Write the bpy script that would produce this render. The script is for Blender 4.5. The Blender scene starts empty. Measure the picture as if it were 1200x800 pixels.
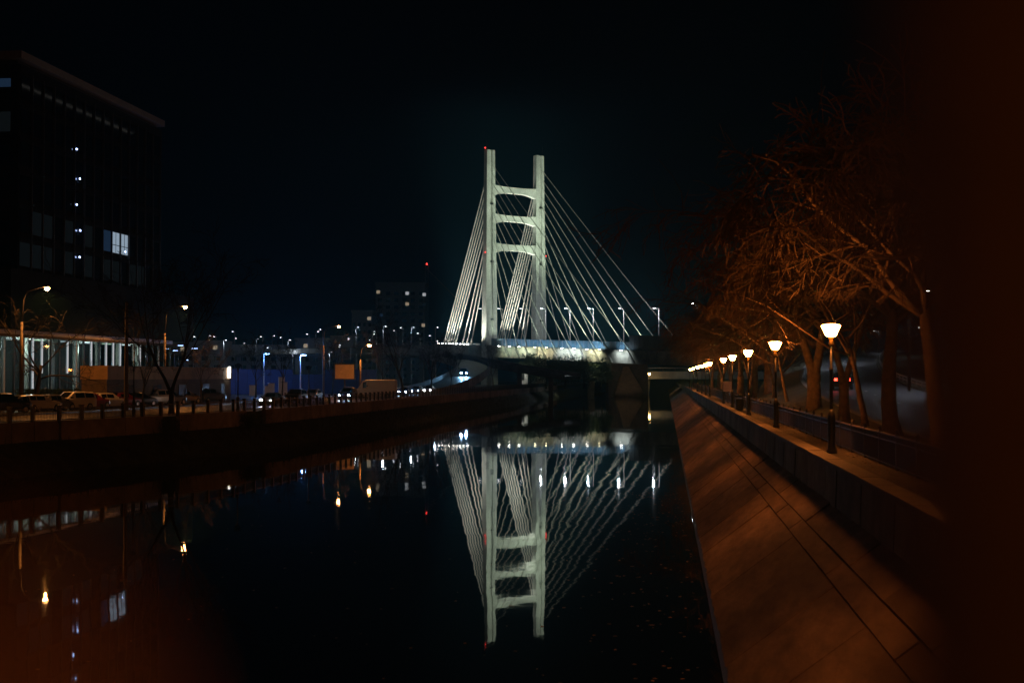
import bpy, bmesh, math, random
from mathutils import Vector, Matrix, noise as mnoise
R = math.radians
rnd = random.Random(7)
SC = bpy.context.scene
COL = SC.collection

# ------------------------------------------------------------------ camera
YAW = R(6.16)
CY, SY = math.cos(YAW), math.sin(YAW)
F = 1667.0                       # focal length in photo pixels
CAMZ = 6.0
def K(x, d):                     # right-of-view, depth -> world xy
    return (x * CY - d * SY, x * SY + d * CY)
def C(px, d):                    # bearing (photo column) and depth -> world xy
    return K((px - 600) / F * d, d)
def zat(y, d):                   # height of a photo row at a depth
    return CAMZ + (441 - y) * d / F
cam = bpy.data.cameras.new('camera')
cam.lens = 50; cam.sensor_width = 36; cam.clip_start = 0.02; cam.clip_end = 6000
cam.dof.use_dof = True; cam.dof.focus_distance = 420; cam.dof.aperture_fstop = 1.8
co = bpy.data.objects.new('camera', cam); COL.objects.link(co)
co.location = (0, 0, CAMZ); co.rotation_euler = (R(90 + 1.41), 0, YAW)
SC.camera = co

# ------------------------------------------------------------------ world (clear night sky) and exposure
W = bpy.data.worlds.new('World'); SC.world = W; W.use_nodes = True
nt = W.node_tree; nt.nodes.clear()
sky = nt.nodes.new('ShaderNodeTexSky'); sky.sky_type = 'NISHITA'; sky.sun_disc = False
sky.sun_elevation = R(-18); sky.sun_rotation = R(150)
bg = nt.nodes.new('ShaderNodeBackground'); bg.inputs[1].default_value = 0.05
air = nt.nodes.new('ShaderNodeBackground'); air.inputs[0].default_value = (0.22, 0.42, 1.0, 1); air.inputs[1].default_value = 0.0006
addn = nt.nodes.new('ShaderNodeAddShader'); wo = nt.nodes.new('ShaderNodeOutputWorld')
nt.links.new(sky.outputs[0], bg.inputs[0]); nt.links.new(bg.outputs[0], addn.inputs[0])
nt.links.new(air.outputs[0], addn.inputs[1]); nt.links.new(addn.outputs[0], wo.inputs[0])
SC.view_settings.view_transform = 'Standard'; SC.view_settings.look = 'None'
SC.view_settings.exposure = 0.0; SC.view_settings.gamma = 1.0
SC.cycles.use_denoising = True
SC.cycles.max_bounces = 5; SC.cycles.diffuse_bounces = 2; SC.cycles.glossy_bounces = 3
SC.cycles.transparent_max_bounces = 12; SC.cycles.volume_bounces = 0
SC.cycles.sample_clamp_indirect = 4.0
SC.cycles.caustics_reflective = False; SC.cycles.caustics_refractive = False

# ------------------------------------------------------------------ materials
def M(name, col, rough=0.7, metal=0.0, var=0.25, scale=2.0, bump=0.0, bscale=12.0, spec=0.4, rand=0.0, dirt=0.0, coat=0.0, stretch=None):
    m = bpy.data.materials.new(name); m.use_nodes = True
    t = m.node_tree; n = t.nodes; p = n['Principled BSDF']
    p.inputs['Roughness'].default_value = rough; p.inputs['Metallic'].default_value = metal
    p.inputs['Specular IOR Level'].default_value = spec
    p.inputs['Coat Weight'].default_value = coat
    tc = n.new('ShaderNodeTexCoord')
    if stretch:
        mp = n.new('ShaderNodeMapping'); mp.inputs['Scale'].default_value = stretch; t.links.new(tc.outputs['Object'], mp.inputs[0]); OUT = mp.outputs[0]
    else: OUT = tc.outputs['Object']
    nz = n.new('ShaderNodeTexNoise'); nz.inputs['Scale'].default_value = scale; nz.inputs['Detail'].default_value = 6
    nz.inputs['Roughness'].default_value = 0.65
    t.links.new(OUT, nz.inputs['Vector'])
    mr = n.new('ShaderNodeMapRange'); mr.inputs[1].default_value = 0.3; mr.inputs[2].default_value = 0.7
    mr.inputs[3].default_value = 1 - var; mr.inputs[4].default_value = 1 + var
    t.links.new(nz.outputs['Fac'], mr.inputs[0])
    fac = mr.outputs[0]
    if rand:
        oi = n.new('ShaderNodeObjectInfo'); r2 = n.new('ShaderNodeMapRange')
        r2.inputs[3].default_value = 1 - rand; r2.inputs[4].default_value = 1 + rand
        t.links.new(oi.outputs['Random'], r2.inputs[0])
        mu = n.new('ShaderNodeMath'); mu.operation = 'MULTIPLY'
        t.links.new(fac, mu.inputs[0]); t.links.new(r2.outputs[0], mu.inputs[1]); fac = mu.outputs[0]
    if dirt:
        n3 = n.new('ShaderNodeTexNoise'); n3.inputs['Scale'].default_value = scale * 0.17; n3.inputs['Detail'].default_value = 4
        t.links.new(OUT, n3.inputs['Vector'])
        r3 = n.new('ShaderNodeMapRange'); r3.inputs[1].default_value = 0.42; r3.inputs[2].default_value = 0.62
        r3.inputs[3].default_value = 1 - dirt; r3.inputs[4].default_value = 1
        t.links.new(n3.outputs['Fac'], r3.inputs[0])
        mu = n.new('ShaderNodeMath'); mu.operation = 'MULTIPLY'
        t.links.new(fac, mu.inputs[0]); t.links.new(r3.outputs[0], mu.inputs[1]); fac = mu.outputs[0]
    vm = n.new('ShaderNodeVectorMath'); vm.operation = 'SCALE'; vm.inputs[0].default_value = col
    t.links.new(fac, vm.inputs['Scale']); t.links.new(vm.outputs[0], p.inputs['Base Color'])
    if bump:
        nb = n.new('ShaderNodeTexNoise'); nb.inputs['Scale'].default_value = bscale; nb.inputs['Detail'].default_value = 5
        t.links.new(tc.outputs['Object'], nb.inputs['Vector'])
        b = n.new('ShaderNodeBump'); b.inputs['Distance'].default_value = bump; b.inputs['Strength'].default_value = 1
        t.links.new(nb.outputs['Fac'], b.inputs['Height']); t.links.new(b.outputs[0], p.inputs['Normal'])
    return m
def E(name, col, s):
    m = bpy.data.materials.new(name); m.use_nodes = True
    t = m.node_tree; t.nodes.clear()
    e = t.nodes.new('ShaderNodeEmission'); o = t.nodes.new('ShaderNodeOutputMaterial')
    e.inputs[0].default_value = (*col, 1); e.inputs[1].default_value = s
    t.links.new(e.outputs[0], o.inputs[0]); return m
def GLASS(name, tint=(.8, .85, .85), refl=0.12):
    m = bpy.data.materials.new(name); m.use_nodes = True
    t = m.node_tree; t.nodes.clear()
    a = t.nodes.new('ShaderNodeBsdfTransparent'); g = t.nodes.new('ShaderNodeBsdfGlossy'); x = t.nodes.new('ShaderNodeMixShader')
    o = t.nodes.new('ShaderNodeOutputMaterial')
    a.inputs[0].default_value = (*tint, 1); g.inputs['Roughness'].default_value = 0.03; x.inputs[0].default_value = refl
    t.links.new(a.outputs[0], x.inputs[1]); t.links.new(g.outputs[0], x.inputs[2]); t.links.new(x.outputs[0], o.inputs[0]); return m
SOD = (1.0, 0.33, 0.06)
m_slope = M('slab_concrete', (.27, .195, .15), .92, var=.30, scale=3.2, bump=.02, bscale=14, rand=.30, dirt=.5, stretch=(1, .28, 1))
m_joint = M('joint_dirt', (.09, .07, .055), .95)
m_wall = M('wall_concrete', (.36, .34, .30), .85, var=.25, scale=1.5, bump=.01, bscale=10, rand=.12, dirt=.45)
m_coping = M('coping_stone', (.24, .21, .18), .8, var=.2, scale=2, bump=.006, bscale=14, rand=.1)
m_lwall = M('painted_wall', (.30, .25, .20), .85, var=.3, scale=.8, bump=.01, rand=.08, dirt=.4)
m_prom = M('promenade_paving', (.085, .08, .07), .85, var=.3, scale=1.0, bump=.01, bscale=20, dirt=.4)
m_grassy = M('dry_turf', (.055, .06, .03), .95, var=.5, scale=.8, bump=.08, bscale=3)
m_blade = M('grass_blade', (.07, .075, .035), .9, var=.4, scale=.5)
m_soil = M('dark_soil', (.05, .045, .04), .95, var=.4, scale=.3, bump=.05, bscale=2)
m_asph = M('asphalt', (.06, .06, .062), .45, var=.3, scale=.6, bump=.004, bscale=60, dirt=.3)
m_pave = M('left_pavement', (.17, .155, .14), .8, var=.25, scale=1, dirt=.3)
m_kerb = M('kerb_stone', (.3, .29, .27), .8)
m_paint = M('road_paint', (.7, .7, .68), .6, var=.3, scale=4)
m_iron = M('black_iron', (.025, .024, .022), .45, var=.3, spec=.5)
m_rail = M('railing_iron', (.035, .033, .03), .45, var=.3)
m_railtop = M('lamplit_rail_top', (.30, .24, .18), .6, metal=0, var=.3, scale=6)  # pale colour stands in for lamplight catching the top rail
m_brass = M('gilded_collar', (.55, .38, .14), .35, metal=.7)
m_bark = M('bark', (.16, .115, .08), .95, var=.45, scale=3, bump=.04, bscale=7)
m_twig = M('twig', (.115, .078, .051), .9, var=.3)
m_darkbark = M('dark_bark', (.045, .038, .03), .95, var=.4, scale=3, bump=.03, bscale=8)
m_leaf = M('leaf', (.06, .085, .03), .8, var=.4, scale=1)
m_pylon = M('pylon_concrete', (.62, .65, .58), .75, var=.16, scale=.6, bump=.02, bscale=3, dirt=.22)
m_cable = M('cable_sheath', (.72, .74, .66), .5, var=.05)
m_deck = M('deck_concrete', (.34, .34, .31), .8, var=.3, scale=.5, dirt=.5)
m_fascia = M('fascia_concrete', (.42, .42, .36), .8, var=.3, scale=.7, dirt=.5, rand=.15)
m_galv = M('galvanised_steel', (.38, .39, .40), .45, metal=.4, var=.15)
m_pole = M('lamp_pole_concrete', (.20, .17, .14), .8, var=.2)
m_barrier = M('barrier_panel', (.16, .26, .34), .25, var=.2, scale=.5)
m_barrier_dark = M('dark_barrier_panel', (.045, .045, .045), .5)
m_tower = M('curtain_wall', (.022, .022, .022), .8, var=.3, spec=.05)
m_roofedge = M('roof_edge_metal', (.30, .30, .28), .5, var=.15)
m_wglass = M('dark_window_glass', (.012, .014, .018), .12, spec=.6, var=.2)
m_blind = M('window_blind', (.3, .32, .34), .8, rand=.5)
m_mull = M('bright_mullion', (.72, .74, .76), .4, var=.1)
m_dmull = M('dark_mullion', (.06, .062, .065), .4)
m_lobby = M('lobby_wall', (.05, .05, .05), .8, var=.3)
m_plaster = M('brown_plaster', (.19, .14, .10), .85, var=.3, scale=.6, dirt=.3)
m_band = M('ochre_band', (.36, .24, .13), .8, var=.25, scale=.7)
m_hoard = M('blue_hoarding', (.012, .045, .15), .5, var=.2, rand=.12)
m_block = M('apartment_wall', (.4, .4, .42), .85, var=.2)
m_white = M('white_enamel', (.75, .74, .7), .4, var=.08)
m_rubber = M('tyre_rubber', (.015, .015, .015), .8)
m_hub = M('wheel_alloy', (.35, .35, .36), .35, metal=.7)
m_cglass = M('car_glass', (.01, .011, .013), .08, spec=.7, var=.1)
m_trim = M('black_trim', (.02, .02, .02), .5)
m_plate = M('number_plate', (.7, .7, .68), .5, var=.05)
m_tail = M('dull_tail_lens', (.22, .015, .012), .25)
m_head = M('headlight_glass', (.5, .5, .5), .15, spec=.8)
m_tail_on = E('tail_light_lit', (1, .04, .02), 12)
m_head_on = E('headlight_lit', (1, .93, .95), 220)
m_head_blue = E('headlight_lit_blue', (.35, .62, 1), 240)
m_lamp = E('sodium_bowl', (1, .265, .043), 285)
m_lampfar = E('sodium_bowl_strong', (1, .27, .045), 340)
m_lampwarm = E('sodium_bowl_weak', (1, .25, .038), 215)
m_cobra = E('sodium_lens', (1, .42, .12), 110)
m_led = E('led_lens', (.82, .9, 1), 14)
m_ledbig = E('road_lens', (.85, .9, 1), 160)
m_ledfar = E('distant_lens', (.85, .9, 1), 8)
m_ledblue = E('blue_lens', (.22, .5, 1), 60)
m_flood = E('flood_lens', (1, 1, .95), 60)
m_floody = E('flood_lens_warm', (1, .95, .62), 40)
m_red = E('aviation_red', (1, .05, .04), 5)
m_winlit = E('lit_window_cold', (.62, .80, 1), .42)
m_winblue = E('lit_window_blue', (.16, .36, .75), .05)
m_windim = E('lit_window_dim', (.5, .65, .75), .006)
m_winwarm = E('lit_window_warm', (1, .8, .55), .3)
m_winwhite = E('lit_window_white', (.9, .95, 1), .42)
m_mullglow = E('glowing_mullion', (.92, .96, 1), .5)  # glow put into some mullions for the bright lines of the hall front
m_spotlit = E('stairwell_lamp', (.4, .55, 1), 9)
m_paints = {k: M('paint_' + k, c, .3, var=.05, coat=.6, metal=mt) for k, c, mt in (
    ('white', (.75, .72, .66), 0), ('silver', (.42, .42, .42), .5), ('black', (.012, .012, .014), 0), ('grey', (.14, .14, .15), .3),
    ('red', (.25, .02, .02), 0), ('blue', (.03, .06, .2), .2), ('beige', (.48, .40, .28), .2))}
m_pane = GLASS('lobby_pane', (.6, .65, .65), .05)
m_rust = M('rusty_paint', (.066, .046, .038), .8, var=.35, scale=40, bump=.0015, bscale=160)
m_rust2 = M('red_oxide_paint', (.085, .045, .038), .6, var=.3, scale=60)
m_sign = M('pale_sign_face', (.8, .68, .6), .6)

# ------------------------------------------------------------------ mesh helpers
class MB:
    def __init__(s): s.v = []; s.f = []
    def add(s, vs, fs):
        b = len(s.v); s.v += [tuple(v) for v in vs]; s.f += [tuple(i + b for i in f) for f in fs]; return s
    def box(s, x0, x1, y0, y1, z0, z1, T=None):
        vs = [(x, y, z) for z in (z0, z1) for y in (y0, y1) for x in (x0, x1)]
        if T: vs = [T(*v) for v in vs]
        return s.add(vs, [(0, 2, 3, 1), (4, 5, 7, 6), (0, 1, 5, 4), (2, 6, 7, 3), (0, 4, 6, 2), (1, 3, 7, 5)])
    def hexa(s, a, b):            # bottom quad, top quad
        return s.add(list(a) + list(b), [(3, 2, 1, 0), (4, 5, 6, 7)] + [(i, (i + 1) % 4, 4 + (i + 1) % 4, 4 + i) for i in range(4)])
    def tube(s, pts, rad, n=6, cap=True):
        pts = [Vector(p) for p in pts]
        if not isinstance(rad, (list, tuple)): rad = [rad] * len(pts)
        vs = []; fs = []
        prev = None
        for i, p in enumerate(pts):
            d = (pts[min(i + 1, len(pts) - 1)] - pts[max(i - 1, 0)])
            d = d.normalized() if d.length > 1e-9 else Vector((0, 0, 1))
            a = prev - d * prev.dot(d) if prev is not None else d.orthogonal()
            if a.length < 1e-6: a = d.orthogonal()
            a.normalize(); prev = a; b = d.cross(a)
            for k in range(n):
                t = 2 * math.pi * k / n
                vs.append(p + (a * math.cos(t) + b * math.sin(t)) * rad[i])
        for i in range(len(pts) - 1):
            for k in range(n):
                fs.append((i * n + k, i * n + (k + 1) % n, (i + 1) * n + (k + 1) % n, (i + 1) * n + k))
        if cap and n > 2:
            fs.append(tuple(reversed(range(n)))); fs.append(tuple(range((len(pts) - 1) * n, len(pts) * n)))
        return s.add(vs, fs)
    def lathe(s, prof, n=12, c=(0, 0, 0), axis='z'):
        vs = []; fs = []
        for r, z in prof:
            for k in range(n):
                t = 2 * math.pi * k / n
                q = (r * math.cos(t), r * math.sin(t), z)
                if axis == 'y': q = (q[0], q[2], q[1])
                vs.append((q[0] + c[0], q[1] + c[1], q[2] + c[2]))
        for i in range(len(prof) - 1):
            for k in range(n):
                fs.append((i * n + k, i * n + (k + 1) % n, (i + 1) * n + (k + 1) % n, (i + 1) * n + k))
        fs.append(tuple(reversed(range(n)))); fs.append(tuple(range((len(prof) - 1) * n, len(prof) * n)))
        return s.add(vs, fs)
    def mesh(s, name, mat):
        me = bpy.data.meshes.new(name); me.from_pydata(s.v, [], s.f); me.materials.append(mat); me.update(); return me
    def build(s, name, mat, parent=None, wp=False, smooth=False, loc=None):
        o = link(name, s.mesh(name, mat), parent)
        if wp and parent: o.location = -Vector(parent.location)
        if loc is not None: o.location = loc
        if smooth: sm(o)
        return o
def sm(o):
    for p in o.data.polygons: p.use_smooth = True
def link(name, data, parent=None):
    o = bpy.data.objects.new(name, data); COL.objects.link(o)
    if parent: o.parent = parent
    return o
def tag(o, label=None, cat=None, group=None, kind=None):
    if label: o['label'] = label
    if cat: o['category'] = cat
    if group: o['group'] = group
    if kind: o['kind'] = kind
    return o
def thing(name, label, cat, loc=(0, 0, 0), rz=0, group=None):
    o = link(name, None); o.location = loc; o.rotation_euler = (0, 0, rz); o.empty_display_size = .3
    return tag(o, label, cat, group)
def dup(root, loc=None, rz=None, label=None, group=None, scale=None):
    def cp(o, par):
        c = o.copy(); COL.objects.link(c); c.parent = par
        for ch in [x for x in o.children]: cp(ch, c)
        return c
    r = cp(root, None)
    if loc is not None: r.location = loc
    if rz is not None: r.rotation_euler = (0, 0, rz)
    if label: r['label'] = label
    if group: r['group'] = group
    if scale: r.scale = (scale,) * 3
    return r
def kids(r, stem): return [c for c in r.children if c.name.split('.')[0] == stem]
def remat(o, m):
    o.material_slots[0].link = 'OBJECT'; o.material_slots[0].material = m
def structure(mb, name, mat): return tag(mb.build(name, mat), kind='structure')
def lamp(kind, name, loc, P, col, parent=None, rad=.1, target=None, angle=60, blend=.4):
    l = bpy.data.lights.new(name, kind); l.energy = P; l.color = col; l.shadow_soft_size = rad
    if kind == 'SPOT': l.spot_size = R(angle); l.spot_blend = blend
    o = link(name, l, parent); o.location = Vector(loc) - (Vector(parent.location) if parent else Vector())
    if target is not None:
        o.rotation_euler = (Vector(target) - Vector(loc)).to_track_quat('-Z', 'Y').to_euler()
    return o

def ribbon(mb, line, prof, zf=None):
    """sheet along a polyline of world xy; prof = (offset to the left, z)"""
    n = len(line); rows = []
    for i, p in enumerate(line):
        a = Vector(line[max(i - 1, 0)]); b = Vector(line[min(i + 1, n - 1)])
        t = (b - a).normalized(); nn = Vector((-t.y, t.x))
        dz = zf(i) if zf else 0
        rows.append([(p[0] + nn.x * o, p[1] + nn.y * o, z + dz) for o, z in prof])
    m = len(prof)
    mb.add([v for r in rows for v in r], [(i * m + k, i * m + k + 1, (i + 1) * m + k + 1, (i + 1) * m + k) for i in range(n - 1) for k in range(m - 1)])
    return mb
def resample(line, step):
    pts = [Vector(p) for p in line]; out = [pts[0].copy()]; acc = 0
    for a, b in zip(pts, pts[1:]):
        L = (b - a).length; d = step - acc
        while d <= L:
            out.append(a + (b - a) * (d / L)); d += step
        acc = L - (d - step)
    return out
def smoothline(pts, k=6):
    pts = [Vector(p) for p in pts]; out = []
    for i in range(len(pts) - 1):
        p0 = pts[max(i - 1, 0)]; p1 = pts[i]; p2 = pts[i + 1]; p3 = pts[min(i + 2, len(pts) - 1)]
        for j in range(k):
            t = j / k
            out.append(.5 * ((2 * p1) + (p2 - p0) * t + (2 * p0 - 5 * p1 + 4 * p2 - p3) * t * t + (3 * p1 - p0 - 3 * p2 + p3) * t ** 3))
    out.append(pts[-1]); return out
def off(line, i, o):
    n = len(line); a = Vector(line[max(i - 1, 0)]); b = Vector(line[min(i + 1, n - 1)])
    t = (b - a).normalized(); nn = Vector((-t.y, t.x)); return Vector(line[i]) + nn * o, math.atan2(t.y, t.x)

# ================================================================== SETTING
# water: one sheet with a low swell and fine ripples
wm = bpy.data.materials.new('river_water'); wm.use_nodes = True
t = wm.node_tree; p = t.nodes['Principled BSDF']
p.inputs['Base Color'].default_value = (.004, .005, .005, 1); p.inputs['Roughness'].default_value = .02; p.inputs['IOR'].default_value = 1.33
tc = t.nodes.new('ShaderNodeTexCoord')
def wave(scale, sx, sy, amp, prev):
    mp = t.nodes.new('ShaderNodeMapping'); mp.inputs['Scale'].default_value = (sx, sy, 1)
    nz = t.nodes.new('ShaderNodeTexNoise'); nz.inputs['Scale'].default_value = scale; nz.inputs['Detail'].default_value = 1.5
    t.links.new(tc.outputs['Object'], mp.inputs[0]); t.links.new(mp.outputs[0], nz.inputs['Vector'])
    b = t.nodes.new('ShaderNodeBump'); b.inputs['Distance'].default_value = amp; b.inputs['Strength'].default_value = 1
    t.links.new(nz.outputs['Fac'], b.inputs['Height'])
    if prev: t.links.new(prev.outputs[0], b.inputs['Normal'])
    return b
b1 = wave(.32, 1.1, .5, .0085, None)
b2 = wave(1.5, 1.0, .8, .0009, b1)
t.links.new(b2.outputs[0], p.inputs['Normal'])
wb = MB(); wb.add([(-260, -80, 0), (3.2, -80, 0), (3.2, 1200, 0), (-260, 1200, 0)], [(0, 1, 2, 3)])
structure(wb, 'water', wm)

# ---- left bank line (foot of the retaining wall), from behind the camera to beyond the bridge
LB = smoothline([K(*q) for q in ((-70, -30), (-52, 20), (-38, 52), (-31.7, 88), (-29.4, 96), (-23.1, 120), (-18, 160), (-13.1, 208), (-2.2, 305), (8.5, 405), (15, 465), (24, 545), (44, 700), (100, 1150))], 6)
GZ = 2.95
structure(ribbon(MB(), LB, [(-3.6, -.6), (-3.2, -.12), (-2.2, .55), (-1.2, 1.2), (-.25, 1.75), (.5, 1.85), (.52, GZ), (4.0, GZ)]), 'left_bank', m_grassy)
structure(ribbon(MB(), LB, [(.55, GZ + .01), (4.0, GZ + .01), (4.0, GZ - .12)]), 'left_pavement', m_pave)
structure(ribbon(MB(), LB, [(3.8, GZ + .03), (4.05, GZ + .03), (4.05, GZ - .1)]), 'kerb', m_kerb)
structure(ribbon(MB(), LB, [(4.0, GZ - .12), (15.5, GZ - .12)]), 'left_road', m_asph)
structure(ribbon(MB(), LB, [(15.4, GZ - .13), (15.4, GZ + .02), (15.7, GZ + .02), (24, GZ + .02)]), 'parking_strip', m_asph)
structure(ribbon(MB(), LB, [(23.9, GZ + .01), (60, GZ), (140, GZ), (700, GZ + 4)]), 'left_ground', m_soil)
# lane marks on the left road
lm = MB(); fine = resample(LB, 2.0)
for i in range(20, min(len(fine) - 2, 190), 4):
    q, a = off(fine, i, 9.7); c, s_ = math.cos(a), math.sin(a)
    lm.box(-1, 1, -.07, .07, GZ - .116, GZ - .115, lambda x, y, z: (q.x + x * c - y * s_, q.y + x * s_ + y * c, z))
tag(lm.build('lane_marking', m_paint), kind='structure')

# ---- right bank: everything runs along +Y
Y0, Y1 = -45, 640
def strip(name, mat, prof, ya=Y0, yb=Y1, step=40):
    mb = MB(); ys = [ya + (yb - ya) * i / max(1, int((yb - ya) / step)) for i in range(int((yb - ya) / step) + 1)]
    m = len(prof)
    for y in ys: mb.v += [(x, y, z) for x, z in prof]
    mb.f = [(i * m + k, i * m + k + 1, (i + 1) * m + k + 1, (i + 1) * m + k) for i in range(len(ys) - 1) for k in range(m - 1)]
    return structure(mb, name, mat)
SL = lambda t: (1.14 + 3.36 * t, 2.54 * t)            # point on the sloped embankment
strip('right_bank', m_joint, [(.2, -.78), (1.14, -.05), (4.5, 2.48), (4.55, 3.4)])
strip('promenade', m_prom, [(4.85, 3.4), (4.85, 3.55), (6.0, 3.55), (6.9, 3.57)])
strip('verge', m_grassy, [(6.9, 3.56), (7.4, 3.62), (8.8, 3.60), (10.2, 3.55)], -45, 90, 6)
# road that climbs to the bridge and bears away
RD = smoothline([(14.6, -45), (14.6, 0), (14.6, 40), (15.5, 85), (18.2, 145), (25, 205), (36, 265), (52, 330), (72, 400), (100, 480)], 6)
RZ = []
for q in RD:
    y = q.y
    RZ.append(3.45 if y < 55 else 3.45 + (y - 55) ** 1.55 * .0019)
zf = lambda i: RZ[i]
structure(ribbon(MB(), RD, [(4.4, .0), (-4.6, 0)], zf), 'right_road', m_asph)
structure(ribbon(MB(), RD, [(4.75, -.4), (4.75, .13), (4.4, .13), (4.4, -.05)], zf), 'right_kerb', m_kerb)
structure(ribbon(MB(), RD, [(-4.55, -.05), (-4.55, .13), (-5.2, .13), (-8, .3), (-20, 1.0), (-60, 3), (-500, 4)], zf), 'right_hill', m_grassy)
structure(ribbon(MB(), [q for q in RD if q.y > 60], [(4.75, .1), (6.2, -.4), (9, -1.2)], lambda i: RZ[i + len(RD) - len([q for q in RD if q.y > 60])]), 'road_bank', m_grassy)
strip('right_ground', m_soil, [(6.9, 3.53), (9, 3.50), (60, 3.30)], 85, 1200)
lm = MB(); rf = resample([q for q in RD if q.y > 0], 1.5)
def rz_at(y): return 3.45 if y < 55 else 3.45 + (y - 55) ** 1.55 * .0019
for i in range(2, 150, 5):
    for o_ in (0.0,):
        q, a = off(rf, i, o_); q2, _ = off(rf, i + 1, o_); n_ = Vector((-math.sin(a), math.cos(a))) * .08
        za, zb = rz_at(q.y) + .006, rz_at(q2.y) + .006
        lm.add([(q.x - n_.x, q.y - n_.y, za), (q2.x - n_.x, q2.y - n_.y, zb), (q2.x + n_.x, q2.y + n_.y, zb), (q.x + n_.x, q.y + n_.y, za)], [(0, 1, 2, 3)])
tag(lm.build('road_marking', m_paint), kind='structure')

# ---- sloped embankment of concrete slabs
emb = thing('embankment', 'sloped concrete slab embankment rising from the dark water below the parapet wall', 'embankment', (2.6, 0, 1.1))
slab_rows = ((.008, .6765), (.678, .7925), (.794, .995))
def slab(ya, yb, ta, tb, lift, tilt):
    mb = MB(); (xa, za), (xb, zb) = SL(ta), SL(tb)
    nx, nz_ = -.603, .798
    def P(x, z, y, h): return (x + nx * h, y, z + nz_ * h)
    g = .020
    mb.hexa([P(xa, za, ya + g, -.02), P(xb, zb, ya + g, -.02), P(xb, zb, yb - g, -.02), P(xa, za, yb - g, -.02)],
            [P(xa + .006, za + .005, ya + g + .009, lift), P(xb - .006, zb - .005, ya + g + .009, lift + tilt), P(xb - .006, zb - .005, yb - g - .009, lift + tilt), P(xa + .006, za + .005, yb - g - .009, lift)])
    return mb
y = -12.0
while y < 96:
    L = 4.6
    for r_, (ta, tb) in enumerate(slab_rows):
        yy = y + (0, 1.7, .9)[r_]
        slab(yy, yy + L, ta + (rnd.uniform(-.006, .012) if r_ == 0 else rnd.uniform(-.001, .004)), tb - rnd.uniform(0, .004), .05 + rnd.uniform(-.012, .012), rnd.uniform(-.012, .012)).build('slab', m_slope, emb, True)
    y += L
far = MB(); yy = y
while yy < 470:
    for ta, tb in slab_rows:
        q = slab(yy, yy + 4.6, ta, tb, .05, 0); far.add(q.v, q.f)
    yy += 4.6
tag(far.build('far_slabs', m_slope, emb, True), kind='stuff')
al = MB(); y = 4.0; wv = [mnoise.noise((k * .23, 1.7, 0)) for k in range(420)]
for k in range(400):
    ta, tb = .002, .022 + .03 * abs(wv[k]); tc_ = .022 + .03 * abs(wv[k + 1]); yb = y + .28
    P = lambda t_, yy: (SL(t_)[0] - .603 * .068, yy, SL(t_)[1] + .798 * .068)
    al.add([P(ta, y), P(tb, y), P(tc_, yb), P(ta, yb)], [(0, 3, 2, 1)]); y = yb
tag(al.build('waterline_algae', M('algae', (.035, .04, .025), .6, var=.5, scale=6), emb, True), kind='stuff')
# ---- parapet wall with coping
par = thing('parapet_wall', 'low concrete parapet wall with pale coping between embankment and promenade', 'wall', (4.25, 0, 2.3))
def wblock(ya, yb, dx): return MB().hexa([(4.45 + dx, ya + .012, 2.35), (4.83, ya + .012, 2.35), (4.83, yb - .012, 2.35), (4.45 + dx, yb - .012, 2.35)],
                                         [(4.50 + dx, ya + .012, 3.56), (4.83, ya + .012, 3.56), (4.83, yb - .012, 3.56), (4.50 + dx, yb - .012, 3.56)])
def cblock(ya, yb, dz): return MB().hexa([(4.40, ya + .006, 3.563), (4.93, ya + .006, 3.563), (4.93, yb - .006, 3.563), (4.40, yb - .006, 3.563)],
                                         [(4.415, ya + .006, 3.68 + dz), (4.915, ya + .006, 3.68 + dz), (4.915, yb - .006, 3.68 + dz), (4.415, yb - .006, 3.68 + dz)])
y = -12.0
while y < 96:
    wblock(y, y + 2.4, rnd.uniform(-.02, .02)).build('wall_block', m_wall, par, True)
    cblock(y, y + 2.4, rnd.uniform(-.008, .008)).build('coping_stone', m_coping, par, True)
    y += 2.4
fw, fc = MB(), MB()
while y < 460:
    q = wblock(y, y + 2.4, 0); fw.add(q.v, q.f); q = cblock(y, y + 2.4, 0); fc.add(q.v, q.f); y += 2.4
tag(fw.build('far_blocks', m_wall, par, True), kind='stuff'); tag(fc.build('far_coping', m_coping, par, True), kind='stuff')

# ---- promenade railing
rail = thing('promenade_railing', 'low black iron railing with lamplit top coloured pale along the promenade edge', 'railing', (6.0, 40, 3.55))
pm = MB().box(-.04, .04, -.04, .04, 0, .98).lathe([(.055, .98), (.06, 1.0), (.03, 1.05), (.005, 1.07)], 8).mesh('post', m_rail)
bal = MB()
for k in range(1, 24): bal.box(-.009, .009, k * .125 - .009, k * .125 + .009, .09, .86)
bal.box(-.02, .02, .04, 2.96, .06, .09).box(-.02, .02, .04, 2.96, .70, .73)
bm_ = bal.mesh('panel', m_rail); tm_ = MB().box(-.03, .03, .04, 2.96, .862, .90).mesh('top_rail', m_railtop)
for k in range(104):
    y = 8 + 3 * k
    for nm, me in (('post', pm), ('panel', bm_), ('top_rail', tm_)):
        o = link(nm, me, rail); o.location = (0, y - 40, 0)

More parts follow.
